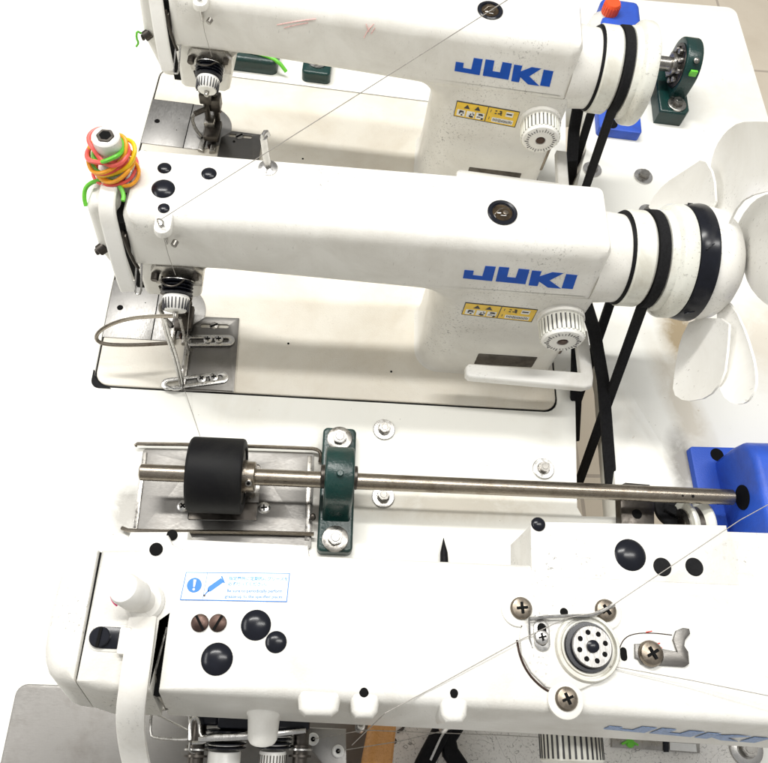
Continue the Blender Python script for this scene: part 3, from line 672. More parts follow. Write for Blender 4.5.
# far one, beyond the rear wheel (upright housing seen edge on)
q0=M1.w((655,241,0))
pf=thing('bearing_block',W,'dark green bearing block with a bright green tab beyond the rear wheel','bearing',group='dark green bearing blocks'); pf.location=Vector((q0.x,q0.y,0))*MM; pf.rotation_euler=(0,0,math.radians(-4.5))
g=G(); g.prism([(-20,-50),(15,-50),(20,-42),(20,42),(-20,42)],.3,22,3,3); 
prof=[(-26,18)]+[(4-32*math.cos(a),52+32*math.sin(a)) for a in [math.pi*k/16 for k in range(17)]]+[(36,18)]
m=Matrix(((0,0,1,0),(1,0,0,0),(0,1,0,0),(0,0,0,1)))
g.prism(prof,-6,15,3,3,mat=m,botbev=True); g.build('housing','green',pf)
g=G(); g.lathe((-6.5,0,52),(-1,0,0),[(0,27),(1,27),(1.5,23),(0.5,22),(0.5,10)],44); g.build('bearing_ring','darksteel',pf)
g=G()
for k in range(9):
    a=2*math.pi*k/9; g.cyl((-7,19*math.cos(a),52+19*math.sin(a)),(-12,19*math.cos(a),52+19*math.sin(a)),3.6,n=14)
g.cyl((-5,0,52),(-16,0,52),14); g.cyl((-10,0,52),(-42,0,52),9); g.build('bearing_insert','steel',pf)
g=G(); g.lathe((3,-36,22.2),(0,0,1),[(0,12.2),(1.8,12.2),(2.2,11.6),(2.2,6)],36); g.build('washer','steel',pf)
g=G(); hexhead(g,(3,-36,24.2),7,6,rot=.4); g.cyl((3,-36,30),(3,-36,31),4); g.build('bolt_head','steel',pf)
g=G(); g.lathe((5,-18,77),(0,-.62,.78),[(0,3.6),(2,3.6),(3,2),(4,1.6),(4.5,0)],18); g.build('grease_nipple','steel',pf)
g=G(); g.box(1,10,-29,-25.5,62,70,.6,mat=Matrix.Identity(4)); g.build('tab','lime',pf)
# foot of a third block and roller behind the rear bed
t=thing('bearing_block',M1,'small dark green bearing foot seen under the rear arm behind the bed','bearing',group='dark green bearing blocks')
g=G(); g.prism(rrect(174,210,186,260,6),.4,16,3,3); g.build('housing','green',t); g=G(); g.lathe((192,206,16),(0,0,1),[(0,12),(2,12),(2,6)],32); g.build('washer','chrome',t)
g=G(); hexhead(g,(192,206,18),7,5); g.build('bolt_head','steel',t)
t=thing('roller_housing',M1,'dark green casting with a lime band seen under the rear arm','casting')
g=G(); g.prism(rrect(66,142,190,246,8),.4,20,5,3); g.box(60,78,184,200,.5,26,2); g.build('housing','green',t)
g=G(); g.tube([(66,212,21.5),(100,204,22.5),(125,200,22),(144,195,19),(154,191,8)],2.4,8,smooth=1); g.build('lime_band','lime',t)
# =================================================================== shaft, roller, feed plate
p0=W.z(140,472,45); p1=W.z(727,497,45)
d=(p1-p0).normalized()
g=G(); g.cyl(p0,p1+d*6,7.6,n=48,bev=1.2); sh=g.build('steel_shaft','shaft',None,label='long round steel shaft running from the roller to the blue motor',cat='shaft')
for k,(off,r) in enumerate(((-38,1.5),(-48,1.0))):
    g=G(); q=p1+d*off+Vector((0,-2.8,7.1)); g.cyl(q-Vector((0,0,.9)),q+Vector((0,-.1,.3)),r,n=12,bev=.1); g.build('set_hole','void',sh)
rc_=p0+d*69.5
t=tag(bpy.data.objects.new('puller_roller',None),'wide black rubber roller on the left end of the steel shaft','roller'); COL.objects.link(t); t.location=rc_*MM; t.rotation_euler=(0,0,math.atan2(d.y,d.x))
g=G(); g.lathe((-25,0,0),(1,0,0),[(0,26),(0,32.5),(1.5,34),(3,34.3),(46,34.3),(48,33.5),(49,31.5),(49,27),(46.5,26)],64); g.build('rubber_tyre','tyre',t)
g=G(); g.lathe((-24,0,0),(1,0,0),[(0,7),(0,26.4),(46,26.4),(46.6,24),(46.6,7)],48); g.build('roller_core','darksteel',t)
g=G(); g.lathe((22,0,0),(1,0,0),[(0,14),(11,14),(12,13),(12,6)],40); g.lathe((22,0,0),(1,0,0),[(0,15),(4,15),(4,13)],40); cl=g.build('collar','shaft',t)
g=G(); g.cyl((29,-8,10),(29,-10.5,12.4),3.1,n=18,bev=.3); g.build('set_screw','chrome',cl)
g=G(); g.cyl((29,-10.2,12.1),(29,-10.8,12.8),1.7,n=6,bev=.1); g.build('screw_recess','void',cl)
# feed plate under the roller
t=thing('feed_plate',W,'scratched steel feed plate under the black roller','steel plate')
plate_holes('plate',rrect(-161,4,170,266,3),[rrect(-112,-48,196,252,2)],.4,3,'brushed',t,.4)
g=G(); g.box(-111.5,-48.5,197,251.5,.4,2.0,0); g.build('slot_floor','darksteel',t)
for a_,b_ in ((-2,2.5),(-161,-157)):
    g=G(); g.box(a_,b_,178,262,3.0,4.2,.4); g.build('plate_rim','steel',t)
g=G(); g.box(-62,-47,214,250,2.2,3.4,.3); g.build('slot_clip','steel',t)
for u,v in ((183,506),(264,508)):
    p=W.z(u,v,3); screw(t,(p.x,p.y,2.8),6,2.2,'chrome',True,name='plate_screw',rot=u)
t=thing('guide_rod',W,'thin steel wire rod along the far edge of the feed plate','rod',group='wire rods beside the feed plate')
g=G(); g.tube([W.z(135,446,7),W.z(138,443,8),W.z(310,448,8),W.z(319,450,8),W.z(321,455,6),W.z(320,462,2)],1.9,8,smooth=1); g.build('rod','shaft',t)
t=thing('guide_rod',W,'thin steel wire rod along the near edge of the feed plate','rod',group='wire rods beside the feed plate')
g=G(); g.tube([W.z(122,528,4),W.z(130,531,8),W.z(250,532,8),W.z(314,534,8)],1.9,8,smooth=1); g.build('rod','shaft',t)
# dark bracket and pulley under the shaft
t=thing('belt_guard_bracket',W,'dark oily steel bracket on the table under the shaft','bracket')
g=G(); g.prism([W.z(u,v,14).xy for u,v in ((620,485),(626,482),(650,484),(655,492),(655,545),(622,545))],.3,14,2,2); g.build('bracket_body','darksteel',t)
g=G(); pp=W.z(637,514,14); g.lathe((pp.x,pp.y,13.6),(0,0,1),[(0,5),(.6,5),(.6,0)],20); g.build('bracket_hole','void',t)
t=thing('idler_pulley',W,'pale grey grooved pulley beneath the shaft beside the blue motor','pulley')
pc=W.z(697,520,20)
g=G(); g.lathe((pc.x-11,pc.y-4,12),(1,.05,0),[(0,5),(0,24),(2,25),(5,23.5),(9,18),(13,18),(17,23.5),(20,25),(22,24),(22,5)],56); pu=g.build('pulley_wheel','ivory',t)
g=G(); g.lathe((pc.x-2.4,pc.y-4,12),(1,.05,0),[(0,17),(0,19),(5,19),(5,17)],48); g.build('groove','darksteel',pu)
g=G(); g.lathe((pc.x-12.5,pc.y-4,12),(1,.05,0),[(0,10),(0,17),(1.8,17)],40); g.build('pulley_face','steel',pu)
g=G(); g.lathe((pc.x-13,pc.y-4,12),(1,.05,0),[(0,5),(0,8),(26,8),(26,5)],30); g.build('pulley_hub','darksteel',t)
g=G(); g.strap([W.z(664,508,4)+Vector((0,0,0)),W.z(680,512,8),W.z(676,540,-40),W.z(660,600,-180)],(1,0,0),12,6); g.build('loose_belt','belt',None,label='black belt dropping through the slot left of the grey pulley',cat='belt',group='black drive belts')
g=G(); pe=W.z(674,508,2); g.lathe((pe.x,pe.y,.3),(0,0,1),[(0,21),(5,21),(6,19),(6,12),(3,11)],40); g.build('belt_bushing','rubber',None,label='black round rubber bushing in the table under the shaft',cat='bushing')
# =================================================================== blue motor
t=thing('blue_motor',W,'blue painted motor housing at the right edge taking the shaft end','motor')
g=G(); pl=[W.z(u,v,10).xy for u,v in ((692,448),(740,448))]
g.prism(rrect(393,448,180,281,4),.4,9,1.5,2)
g.build('mounting_flange','blue',t)
prof=[(415,9)]+[(425,9)]
g=G(); 
sec=[(-52,.5),(-54,40),(-52,60),(-44,72),(-30,78),(30,78),(44,72),(52,60),(54,40),(52,.5)]
m=Matrix(((0,0,1,0),(1,0,0,0),(0,1,0,0),(0,0,0,1)))
g.prism([(y+214,z) for y,z in sec],417,640,7,3,mat=m,botbev=True)
g.build('motor_body','blue',t)
g=G(); g.lathe((416.5,p1.y,45),(-1,0,0),[(-2,12),(.4,12),(.4,7)],36); g.build('shaft_opening','void',t)
g=G(); g.lathe((421,272,9),(0,0,1),[(0,7),(.4,7),(.4,0)],28); g.build('bolt_hole','void',t)
# blue base behind the rear wheel + bottle
t=thing('blue_block',M1,'blue metal base block standing on the table under the rear wheel','motor')
g=G(); g.prism(rrect(556,612,156,330,5),.4,14,2,2); g.box(548,600,240,330,14,70,8,3); g.build('base_body','blue',t)
g=G(); g.lathe((572,166,14),(0,0,1),[(0,8),(.4,8),(.4,0)],24); g.build('bolt_hole','void',t)
bp=M1.w((557,300,0))
t=thing('oil_bottle',W,'white plastic bottle with a red cap behind the rear wheel','bottle',bp)
g=G(); g.lathe((0,0,.5),(0,0,1),[(0,18),(2,21),(44,21),(56,18.5),(64,11.5),(70,9.5),(73,9.5)],40); g.build('bottle_body','milk',t)
g=G(); g.lathe((0,0,69),(0,0,1),[(0,10.5),(14,10.2),(16,9),(16,0)],40); cp=g.build('cap','red',t)
g=G()
for k in range(20):
    a=2*math.pi*k/20; g.box(10,11,-.6,.6,70,82,.2,1,mat=Matrix.Rotation(a,4,'Z'))
g.build('cap_rib','red',cp)
# =================================================================== front machine
t=m3=thing('sewing_machine',M3,'front white sewing machine with a blue and white oiling label on top','sewing machine')
ZT=220
def T(u,v,z=ZT): return M3.z(u,v,z)
# bed
g=G(); g.prism(rrect(-8,303,-160,183,9),-30,1.6,1.2,2); g.build('slide_plate','brushed',t)
g=G(); g.prism(rrect(304,640,-160,178,9),-30,2.4,1.2,2); g.build('bed','crackle',t)
# arm: plan outline with front bosses, run in z
def arm_block(g,outline,z0,z1,lean,steps=5,r=6,wt={}):
    o=bmesh.new(); n=len(outline); V=[Vector((p[0],p[1],0)) for p in outline]
    area=sum(V[i].x*V[(i+1)%n].y-V[(i+1)%n].x*V[i].y for i in range(n)); sg=1 if area>0 else -1
    N=[]
    for i in range(n):
        e1=(V[i]-V[i-1]).normalized(); e2=(V[(i+1)%n]-V[i]).normalized()
        n1=Vector((-e1.y,e1.x,0))*sg; n2=Vector((-e2.y,e2.x,0))*sg; N.append((n1+n2)/max(1+n1.dot(n2),.5))
    rings=[]
    zs=[(z0,2),(z0+2,0),(z0+(z1-z0)*.5,0)]+[(z1-r+r*math.sin(math.pi/2*k/steps),r*(1-math.cos(math.pi/2*k/steps))) for k in range(steps+1)]
    ymid=sum(v.y for v in V)/n
    for z,ins in zs:
        r_=[]
        for i_,(v,m) in enumerate(zip(V,N)):
            q=v+m*ins*wt.get(i_,1)
            if v.y<ymid: q.y-=lean*(z1-z)
            r_.append(o.verts.new((q.x,q.y,z)))
        rings.append(r_)
    for A_,B_ in zip(rings,rings[1:]):
        for i in range(n): o.faces.new([A_[i],A_[(i+1)%n],B_[(i+1)%n],B_[i]])
    fs=[o.faces.new(rings[0][::-1]),o.faces.new(rings[-1])]; bmesh.ops.triangulate(o,faces=fs); bmesh.ops.recalc_face_normals(o,faces=o.faces); g._merge(o)
def bump(x,w,d,y0):
    return [(x-w/2-3,y0),(x-w/2,y0-d*.35),(x-w/2+2,y0-d*.8),(x-w/2+5,y0-d),(x+w/2-5,y0-d),(x+w/2-2,y0-d*.8),(x+w/2,y0-d*.35),(x+w/2+3,y0)]
front=[(149,168),(300,165),(520,160),(640,157)]
outl=[(148,168),(215,167)]+[(380,164),(520,160),(640,157),(640,283),(536,285),(535,258),(362,256),(300,255),(150,254),(146,262),(139,263),(133,257),(124,254),(98,252),(98,172),(110,168)]
g=G(); arm_block(g,[(98,172),(112,168),(142.2,168),(142.2,208),(146.6,212),(146.6,168.5),(215,167),(380,164),(520,160),(640,156),(640,258),(362,254),(147,253),(98,251)],165,220,.22,wt={0:.12,12:.12,2:.15,3:.15,4:.15,5:.15}); 
g.build('arm_casting','casting_old',t)
g=G(); g.prism([(231,160),(235,157),(251,157),(255,160),(258,178),(228,178)],184,219.6,4,4); g.build('front_boss','casting_old',t); g=G()
g.prism([(263,160),(266,156.5),(276,156.5),(279,160),(282,178),(260,178)],184,219.6,4,4); g.build('front_boss','casting_old',t); g=G()
g.prism([(318,159.5),(321,155.5),(331,155.5),(334,159.5),(337,178),(315,178)],184,219.6,4,4)
g.build('front_boss','casting_old',t)
g=G(); g.prism([(124,246),(124,256),(129,262),(139,262),(143,256),(150,253),(150,240),(124,240)],196,220.1,2,2); g.prism([(109,252),(112,266),(150,268),(150,252)],185,208,2,2); g.prism([(146,250),(150,262),(230,262),(232,252)],180,212,2.5,2); g.build('rear_boss','casting_old',t)
# left cover
g=G(); arm_block(g,[(97.2,172),(97.2,250.5),(88,250),(82,248.5),(78.5,245),(76,238),(74.5,228),(73.8,215),(73.8,202),(74.6,192),(76.4,184),(79.5,178),(84,174.5),(90,172.6)],163,219.4,.22,5,8,wt={0:.12,1:.12}); g.build('face_cover','casting_old',t)
g=G(); g.box(97.1,98.1,173,249.5,168,216,0); g.build('cover_seam','void',t)
g=G(); g.box(142,147,166,212,168,208,0); g.build('take_up_slot','void',t)
g=G(); g.strap([(145.5,205,216),(144,190,217),(142,178,214),(143,168,200),(147,160,180)],(1,0,0),2,1.5); g.build('take_up_lever','steel',t)
# rear cover box with lid
g=G(); bx=[T(503,548).xy,T(530,524).xy,T(724,529).xy,T(726,538).xy]
g.prism([(380,246),(381.5,281.5),(640,286),(640,246)],160,217.5,1,2); g.build('rear_cover','casting_old',t)
g=G(); g.prism([(379,246),(380.5,283),(521,287.5),(523,246)],217.5,220.4,.7,2); g.build('rear_cover_lid','casting_old',t)
pbk=T(538,523); g=G(); g.dome((pbk.x,pbk.y-1,220.4),5,2.5); g.build('cap_screw','black',t)
# column below and dial
g=G(); g.prism(rrect(392,505,176,250,10),2,168,0); g.build('column','casting_old',t)
g=G(); g.lathe((430,178,120),(0,-1,0),[(0,22),(19,22),(20,20)],44); g.build('dial_seat','casting_old',t)
g=G(); g.lathe((430,158,120),(0,-1,0),[(0,21),(.5,22.6),(22,22.6),(24,20),(25,5)],60); dl=g.build('stitch_dial','ivory',t)
g=G()
for k in range(34):
    a=2*math.pi*k/34; g.box(-.7,.7,-21,-2,21.6,23.0,0,mat=Matrix.Translation((430,158,120))@Matrix.Rotation(a,4,'Y'))
g.build('dial_marking','ink',dl)
# logo low on the front face, seen at a grazing angle
g=G()
for L_ in JUKI:
    P=[]
    for (u,v) in L_:
        x=430+(u-110)/550*112; z=200-(v-78)/110*20
        yb=163.9-(x-380)*.0308-.22*(220-z)-.4
        P.append((x,yb,z))
    g.poly3(P,(0,1,0),.3)
g.build('logo','fadedlogo',t)
# take-up guard
g=G(); g.strap([T(*p)-Vector((0,dy,0)) for p,dy in (((143,618,221),0),((140,640,225),0),((137,662,226),1),((134,684,224),3),((132,700,214),6),((133,718,196),8),((137,742,172),9),((147,780,146),9))],(1,0,0),16.5,5,2); g.box(120,127,187,203,218,227,1.5); g.build('take_up_guard','whiteplastic',t)
g=G(); g.prism(slot(108,197,126,197,8.2),219,220.6,.6); g.build('guard_seat','casting_old',t)
g=G(); g.prism(slot(109,197,118,197,6.4),220.4,221.2,.3); g.build('guard_clamp','black',t)
screw(t,(108,197,221),6.2,3.2,'black',False,True,name='clamp_screw',rot=1.5)
# white knob on top
g=G(); g.lathe((131,219,219.5),(0,0,1),[(0,12.5),(2,12.3),(4,10.5),(4,7)],40); g.build('knob_collar','casting_old',t)
ax=Vector((-.30,.12,1)).normalized()
g=G(); g.lathe((131,219,221),ax,[(0,7.4),(12,7.4),(12,6)],36); kn=g.build('knob_stem','whiteplastic',t)
g=G(); g.lathe(Vector((131,219,221))+ax*10,ax,[(0,8.6),(1.5,9.6),(16,9.6),(18.5,8.4),(19.5,6),(19.8,0)],40); kh=g.build('pressure_knob','whiteplastic',t)
c0=Vector((131,219,221))+ax*22
g=G()
for a0,a1,zz,hh in ((200,240,0,1.2),(196,204,-5,6)):
    g=G(); P=[c0+Vector((9.7*math.cos(math.radians(a)),9.7*math.sin(math.radians(a)),zz)) for a in range(a0,a1+1,4)]
    g.tube(P,1.0 if zz==0 else 1.6,6); g.build('pink_mark','pink',kh)
# holes, plugs, screws on top
for u,v,r in ((156,549,4.2),(172,535,3.6),(364,692,3.0),(454,693,3.0)):
    p=T(u,v,{549:221.0,535:209.2}.get(v,219.8)); 
    g=G(); g.lathe((p.x,p.y,p.z-.9),(0,0,1),[(0,r),(.9,r),(1.2,r*.8),(1.2,0)],24); g.build('hole','void',t)
plugs(t,[(T(256,625).x,T(256,625).y,9.3),(T(276,642).x,T(276,642).y,6.6),(T(217,659).x,T(217,659).y,9.6),(T(630,555).x,T(630,555).y,11)],219.8)
for u,v in ((662,567),(694,567)):
    p=T(u,v); g=G(); g.lathe((p.x,p.y,219.8),(0,0,1),[(0,6.3),(.8,6.3),(1.3,5.6),(1.1,0)],32); g.build('flat_plug','rubber',t)
for u,v,ro in ((200,623,-1.0),(218,623,1.1)):
    p=T(u,v); screw(t,(p.x,p.y,220),5.4,1.8,'rust',False,True,name='slot_screw',rot=ro)
# oiling label
c=[T(186,572,220.3),T(290,573,220.3),T(287,602,220.3),T(180,600,220.3)]
g=G(); g.poly3(c,(0,0,1),.15); lb=g.build('oiling_label','paleblue',t)
def qq(s,t_,dz=0): return Vector(quad(c,s,t_))+Vector((0,0,.2+dz))
g=G(); g.poly3([qq(*q) for q in ((.008,.03),(.992,.03),(.992,.97),(.008,.97))],(0,0,1),.1); g.build('label_film','label',lb)
g=G(); cc=qq(.105,.47,.12); g.lathe(cc,(0,0,1),[(0,4.6),(.12,4.6),(.12,0)],32)
g.poly3([qq(*q,.12) for q in ((.205,.03),(.209,.03),(.209,.97),(.205,.97))],(0,0,1),.08)
g.poly3([qq(*q,.12) for q in ((.345,.20),(.375,.35),(.27,.68),(.245,.70),(.235,.60),(.24,.52))],(0,0,1),.1)
g.poly3([qq(*q,.12) for q in ((.34,.14),(.352,.13),(.39,.37),(.378,.39))],(0,0,1),.1)
g.poly3([qq(*q,.12) for q in ((.245,.62),(.252,.68),(.222,.82),(.218,.78))],(0,0,1),.1)
g.build('pictogram','paleblue',lb)
g=G(); g.poly3([cc+Vector(q) for q in ((-.9,3.4,.3),(.9,3.4,.3),(.5,-1.2,.3),(-.5,-1.2,.3))],(0,0,1),.08); g.lathe(cc+Vector((0,-2.6,.3)),(0,0,1),[(0,.8),(.08,.8),(.08,0)],14); g.build('exclamation_mark','label',lb)
g=G(); dp=qq(.217,.83,.12); g.lathe(dp,(0,0,1),[(0,.7),(.1,.7),(.1,0)],12); g.build('drop_mark','ink',lb)
xd=(c[1]-c[0]); yd=(c[0]-c[3])
for k,(tx,ss,tt,sz) in enumerate((('指定箇所に定期的にグリースを',.42,.27,2.7),('必ず行ってください。',.42,.46,2.6),('Be sure to periodically perform',.42,.70,2.75),('grease-up to the specified places.',.41,.90,2.75))):
    text_mesh(tx,sz,'label_text','fadedblue' if k<2 else 'paleblue',lb,qq(ss,tt,0),xd,yd,.06,.12)
# bobbin-winder style oil housing
oc=T(586,648)
cD=T(560,655)
rim=[T(u,v).xy for u,v in ((540,601),(560,596),(580,598),(598,608),(604,625),(608,650),(606,668),(596,683),(580,690),(562,692),(545,687),(530,672),(521,655),(519,635),(524,617))]
g=G(); g.prism(rim,219.5,222.2,1.1,3); g.build('winder_base','casting_old',t)
for u,v in ((518,609),(604,612),(565,700)):
    p=T(u,v); g=G(); g.lathe((p.x,p.y,219.5),(0,0,1),[(0,11.5),(2.2,11.3),(2.9,10)],32); ea=g.build('base_ear','casting',t)
g=G(); g.tube([T(u,v,220.2) for u,v in ((517,640),(520,657),(529,675),(545,690),(558,694))],.8,6,smooth=2); g.tube([T(u,v,221.4) for u,v in ((508,600),(508,612),(514,622),(522,626))],.7,6,smooth=2); g.build('rim_line','rust',t)  # thin dark lines along the left rim of the base
g=G(); g.lathe((oc.x,oc.y,220.8),(0,0,1),[(0,21.4),(2.6,21.2),(4,20.4),(4,18.8),(1.0,18.2),(.8,17.4),(3.0,16.9),(3.0,15.8),(.2,15.2),(.2,0)],56); cup=g.build('winder_cup','plateivory',t)
g=G(); g.lathe((oc.x,oc.y,221.6),(0,0,1),[(0,15.0),(4.5,15.2),(4.5,12)],48); g.build('disc_rim','black',t)
g=G(); g.lathe((oc.x+1.2,oc.y,223),(0,0,1),[(0,13),(5.4,13),(6,12.4),(6,0)],48); dk=g.build('winder_disc','plate',t)
g=G()
for k in range(8):
    a=2*math.pi*k/8+.25; g.lathe((oc.x+1.2+8.8*math.cos(a),oc.y+8.8*math.sin(a),228.9),(0,0,1),[(0,1.75),(.25,1.6),(.25,0)],16)
g.build('disc_hole','void',dk)
g=G(); g.lathe((oc.x+1.2,oc.y,228.8),(0,0,1),[(0,4),(2,3.8),(2.6,2.4),(2.8,0)],24); g.build('disc_hub','black',dk)
for u,v,ro in ((520,609,.1),(604,611,.6),(565,699,.4)):
    p=T(u,v); screw(t,(p.x,p.y,222.2),7.2,4.0,'brass',True,name='round_screw',rot=ro)
p=T(564,612,222.2); g=G(); g.lathe((p.x,p.y,222),(0,0,1),[(0,2.8),(.6,2.6),(.6,0)],20); g.build('hole','void',t)
a_=T(540,627).xy; b_=T(541,645).xy
g=G(); g.prism(slot(a_[0],a_[1]-1,b_[0],b_[1]+1,5.2),222,223.6,.5); g.build('slotted_clip','chrome',t)
g=G(); g.prism(slot(a_[0],a_[1]-1,b_[0],b_[1]+2,3.0),223.5,223.9,.1); g.build('clip_slot','void',t)
screw(t,(T(540,638).x,T(540,638).y,223.4),4.8,2.6,'chrome',True,name='clip_screw',rot=.2)
g=G(); g.tube([T(u,v,227) for u,v in ((530,619),(545,617),(570,616),(590,616),(600,612),(612,606),(614,604))],1.3,8,smooth=1); g.tube([T(529,617,227),T(530,640,222),T(533,648,222)],.7,6); g.prism([T(u,v,0).xy for u,v in ((0,0),)]*0 or [T(533,616).xy,T(546,616).xy,T(545,621).xy,T(533,621).xy],224,226,.4); g.build('guide_wire','chrome',t)
# lever plate with cross screw
g=G(); g.prism([T(u,v).xy for u,v in ((634,644),(641,644),(650,647),(676,652),(672,640),(675,631),(682,628),(688,629),(689,634),(684,640),(683,646),(687,652),(688,664),(684,667),(640,664),(637,659),(634,658))],220.4,222.2,.5,2); g.build('trip_lever','brushed',t)
p=T(649,654); screw(t,(p.x,p.y,222),8.2,4.8,'brass',True,name='round_screw',rot=.5)
g=G(); p=T(625,654); g.prism(slot(p.x-1,p.y-2,p.x-1,p.y+2,2.2),220.1,220.5,.1); g.build('hole','void',t)
g=G(); g.tube([T(u,v,220.1) for u,v in ((619,661),(619,648),(625,637),(637,633),(655,633),(672,635))],.35,6,smooth=2); g.build('pocket_edge','rust',t)
g=G(); 
for u0,v0,u1,v1 in ((646,632,652,631),(640,647,660,643),(655,644,662,648)): g.tube([T(u0,v0,220.2),T(u1,v1,220.2)],.4,6)
g.build('red_mark','coral',t)
# hanging pins on the front bosses
for u in (365,455):
    a=T(u,716,185); 
    g=G(); g.cyl((a.x,a.y+3,194),(a.x,a.y+1,150),2.2); pn=g.build('guide_pin','steel',t)
    g=G(); g.lathe((a.x,a.y-3,150),(0,-.3,-1),[(0,2.6),(2,3.6),(12,3.2),(16,1.5)],16); g.build('pin_tip','chrome',pn)
# tension assembly under the arm front
TZ=140
g=G(); x0=T(216,714,150); x1=T(310,714,150)
def Q(u,v,z): return M3.z(u,v,z)
g=G(); a=Q(218,722,140); b=Q(310,722,140); g.box(a.x,b.x,a.y-4,a.y+22,120,146,2); g.box(Q(196,722,140).x,a.x,a.y-2,a.y+12,118,138,2); tbk=g.build('tension_block','black',t)
g=G(); P=[Q(u,v,152) for u,v in ((198,737),(215,734),(250,733),(306,728),(306,733),(250,740),(215,741),(198,742))]
g.prism([p.xy for p in P],147,152,.8,2); g.build('tension_bar','chrome',t)
g=G(); a=Q(264,718,170); g.lathe((a.x,a.y+8,176),(0,-.9,-.45),[(-10,17),(0,14.5),(7,10.5),(22,9.6),(24,8.6),(24,0)],36); g.build('tension_boss','casting_old',t)
for (u,ro,smoothk) in ((226,11.2,True),(274,9.3,False)):
    a=Q(u,738,128)
    ax2=Vector((0,-1,-.12)).normalized()
    g=G()
    for k in range(5): g.lathe(a+ax2*(-6+k*2.6),ax2,[(0,9),(.4,ro+3.2),(1.3,ro+3.2),(1.9,ro-1)],36)
    g.build('tension_disc','black',t)
    g=G(); g.lathe(a+ax2*(-2.6),ax2,[(0,9),(.3,ro+4.2),(.9,ro+4.2),(1.1,ro-1)],36); g.lathe(a+ax2*3,ax2,[(0,9),(.3,ro+2),(.9,ro+2),(1.1,ro-1)],36); g.build('bright_disc','chrome',t)
    g=G(); g.lathe(a+ax2*8,ax2,[(0,ro-.6),(1,ro),(18,ro),(20,ro-2)],40); kb=g.build('tension_knob','whiteplastic',t)
    if not smoothk:
        g=G(); q=ax2.to_track_quat('Z','Y').to_matrix().to_4x4()
        for k in range(26): g.box(ro-.3,ro+.3,-.35,.35,2,17,0,mat=Matrix.Translation(a+ax2*8)@q@Matrix.Rotation(2*math.pi*k/26,4,'Z'))
        g.build('knob_groove','darksteel',kb)
for u in (197,301):
    a=Q(u,742,125); g=G(); g.cyl(a+Vector((0,14,0)),a+Vector((0,-40,-4)),5.5); g.lathe(a+Vector((0,-2,0)),(0,-1,0),[(0,7.5),(1.5,7.5)],24); g.lathe(a+Vector((0,-8,0)),(0,-1,0),[(0,8),(1.5,8)],24); g.build('tension_stud','darksteel',t)
    g=G(); g.lathe(a+Vector((0,-4,0)),(0,-1,0),[(0,5),(.2,8.2),(1.4,8.2),(1.6,5)],28); g.build('stud_ring','chrome',t)
g=G(); g.tube([Q(u,v,140) for u,v in ((152,710),(180,708),(188,711),(190,718),(190,738),(184,740),(155,738),(150,735),(151,716),(152,710))],1.0,8,smooth=1)
g.tube([Q(u,v,144) for u,v in ((190,740),(190,722),(194,717),(199,720),(200,736),(206,738),(205,742),(192,743))],1.2,8,smooth=1); g.tube([Q(152,712,140),Q(188,730,139)],.5,6); g.tube([Q(190,742,138),Q(189,751,135),Q(195,753,133)],.7,6,smooth=1); g.build('wire_hook','chrome',t)
g=G(); g.cyl(Q(105,703,175)+Vector((0,4,0)),Q(118,704,175)+Vector((0,4,0)),3); g.cyl(Q(113,707,172),Q(120,707,172),2); g.build('side_pin','steel',t)
# eyelet plate
g=G(); g.prism([Q(u,v,96).xy for u,v in ((303,727),(346,729),(347,790),(335,780),(305,742))],93,96,.6,2); ep=g.build('eyelet_plate','label',t); ep.data.materials[0]=K['plate']
for u,v in ((313,739),(338,751)):
    a=Q(u,v,96.6); g=G(); g.lathe(a,(0,0,1),[(-.5,3.6),(1.2,4.4),(1.8,3.6),(1.4,2),(0.2,1.8)],24); g.build('eyelet','label',t)
    g=G(); g.lathe(a,(0,0,1),[(0,1.6),(.4,1.6),(.4,0)],14); g.build('eyelet_hole','void',t)
# small fittings on the front bed
g=G(); p=[W.z(u,v,6).xy for u,v in ((612,736),(700,741),(700,753),(612,747))]; g.prism(p,3,6,.6); cat_=g.build('bed_strip','steel',None,label='thin pale metal strip on the front bed below the logo',cat='strip')
g=G(); p=[W.z(u,v,7).xy for u,v in ((670,742),(696,744),(697,752),(670,750))]; g.prism(p,6.2,7,.2); g.build('white_patch','label',cat_)
g=G(); p=[W.z(u,v,7.6).xy for u,v in ((664,741),(669,741),(669,752),(664,752))]; g.prism(p,6.2,7.6,.2); g.build('black_patch','black',cat_)
g=G(); g.dome(W.z(630,743,6),4,5,n=14); g.tube([W.z(622,744,9),W.z(630,740,10),W.z(638,745,9)],1,6,smooth=1); g.build('green_lint','lime',None,label='small bright green scrap of lint under the front arm',cat='lint')
p=W.z(746,748,3); bolt(W,(p.x,p.y,2.4),'large hex bolt with washer at the lower right corner',11)
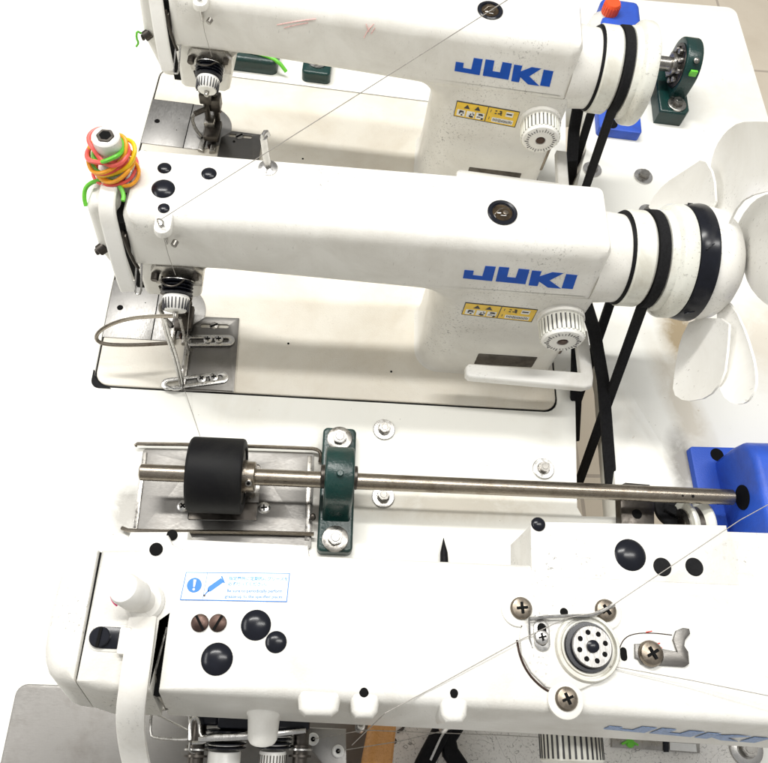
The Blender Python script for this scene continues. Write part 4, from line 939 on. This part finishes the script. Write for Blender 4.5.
# wooden handle, black tongs, black spike
g=G(); a=W.z(386,700,40); b=W.z(375,775,40); dd=(b-a).normalized()
g.lathe(a-dd*40,dd,[(0,9),(30,10.5),(60,11.5),(85,12.5),(110,12.5)],36); g.build('wooden_handle','wood',None,label='orange varnished wooden tool handle standing under the front arm',cat='tool handle')
t=thing('shears',W,'black handled shears lying under the front arm beside the wooden handle','shears')
g=G(); g.strap([W.z(u,v,24) for u,v in ((458,705),(446,722),(434,745),(424,764),(414,790))],(1,0.2,0),15,9); g.build('handle','rubber',t)
g=G(); g.strap([W.z(u,v,20) for u,v in ((462,705),(458,722),(448,738),(450,752),(462,770),(470,790))],(1,0.2,0),14,9); g.build('handle','rubber',t)
g=G(); g.strap([W.z(u,v,27) for u,v in ((452,718),(440,738),(430,760))],(1,0.2,0),2.2,6); g.build('blade','chrome',t)
g=G(); q_=W.z(388,727,3); g.tube([W.z(u,v,3.5) for u,v in ((395,718),(404,720),(404,728),(397,732))],1.2,8,smooth=1); g.lathe(W.z(394,741,2.2),(0,0,1),[(0,2.6),(.4,2.4),(.4,0)],14); g.build('bed_clip','darksteel',None,label='small dark wire clip on the bed right of the wooden handle',cat='clip')
g=G(); a=W.z(443.5,538,5); b=W.z(446,620,5); dd=(b-a).normalized(); g.lathe(a,dd,[(0,.3),(6,1.6),(14,3.6),(60,5)],18); g.build('black_spike','rubber',None,label='pointed black tip of a tool lying on the table behind the front arm',cat='tool')
# threads at the front machine
thread([W.z(800,487,240),W.z(740,520,235),W.z(604,611,232),M3.w(T(566,618,229)),M3.w(T(520,640,223)),M3.w(T(440,684,221.5)),M3.w(T(385,713,220)),W.z(352,745,150)],'long thread crossing the top of the front machine from lower left to upper right')
thread([M3.w(T(606,665,223)),W.z(690,680,228),W.z(790,700,236)],'thread leaving the round winder toward the right edge')
thread([W.z(313,739,99),W.z(364,730,150),W.z(500,735,40),W.z(560,738,20)],'thread from the upper eyelet past the wooden handle')
thread([W.z(338,751,99),W.z(400,741,70),W.z(455,728,60)],'thread from the lower eyelet to the shears')
# =================================================================== camera, light, render
cam=bpy.data.cameras.new('camera'); co=bpy.data.objects.new('camera',cam); COL.objects.link(co); S.camera=co
cam.sensor_width=36; cam.sensor_fit='HORIZONTAL'; cam.lens=36*F/768; cam.clip_start=.01; cam.clip_end=50
Mt=Matrix((XD,YD,ZD))  # rows: world axes in camera coordinates
co.matrix_world=Matrix.Translation((0,0,HH*MM))@Mt.to_4x4()
w=bpy.data.worlds.new('World'); S.world=w; w.use_nodes=True; N=w.node_tree.nodes; L=w.node_tree.links; bg=N['Background']
tc=N.new('ShaderNodeTexCoord'); sp=N.new('ShaderNodeSeparateXYZ'); L.new(tc.outputs['Generated'],sp.inputs[0])
r=ramp(N,L,sp.outputs['Z'],[(.0,(.50,.46,.40)),(.45,(.85,.84,.82)),(.9,(1,1,1))]); L.new(r.outputs[0],bg.inputs['Color']); bg.inputs['Strength'].default_value=.46
def area(name,loc,rot,sx,sy,power,col):
    l=bpy.data.lights.new(name,'AREA'); l.shape='RECTANGLE'; l.size=sx; l.size_y=sy; l.energy=power; l.color=col
    o=bpy.data.objects.new(name,l); COL.objects.link(o); o.location=loc; o.rotation_euler=rot
area('ceiling_lamp',(-.5,1.2,2.3),(math.radians(-22),math.radians(-12),0),1.4,.14,49,(1,.985,.95))
area('ceiling_lamp',(.7,.5,2.4),(math.radians(-8),math.radians(10),0),1.4,.14,28,(1,.985,.95))
area('side_lamp',(-1.7,.35,1.5),(0,math.radians(-50),0),.3,1.4,15,(1,.985,.96))
S.view_settings.view_transform='Standard'; S.view_settings.look='None'; S.view_settings.exposure=0; S.view_settings.gamma=1
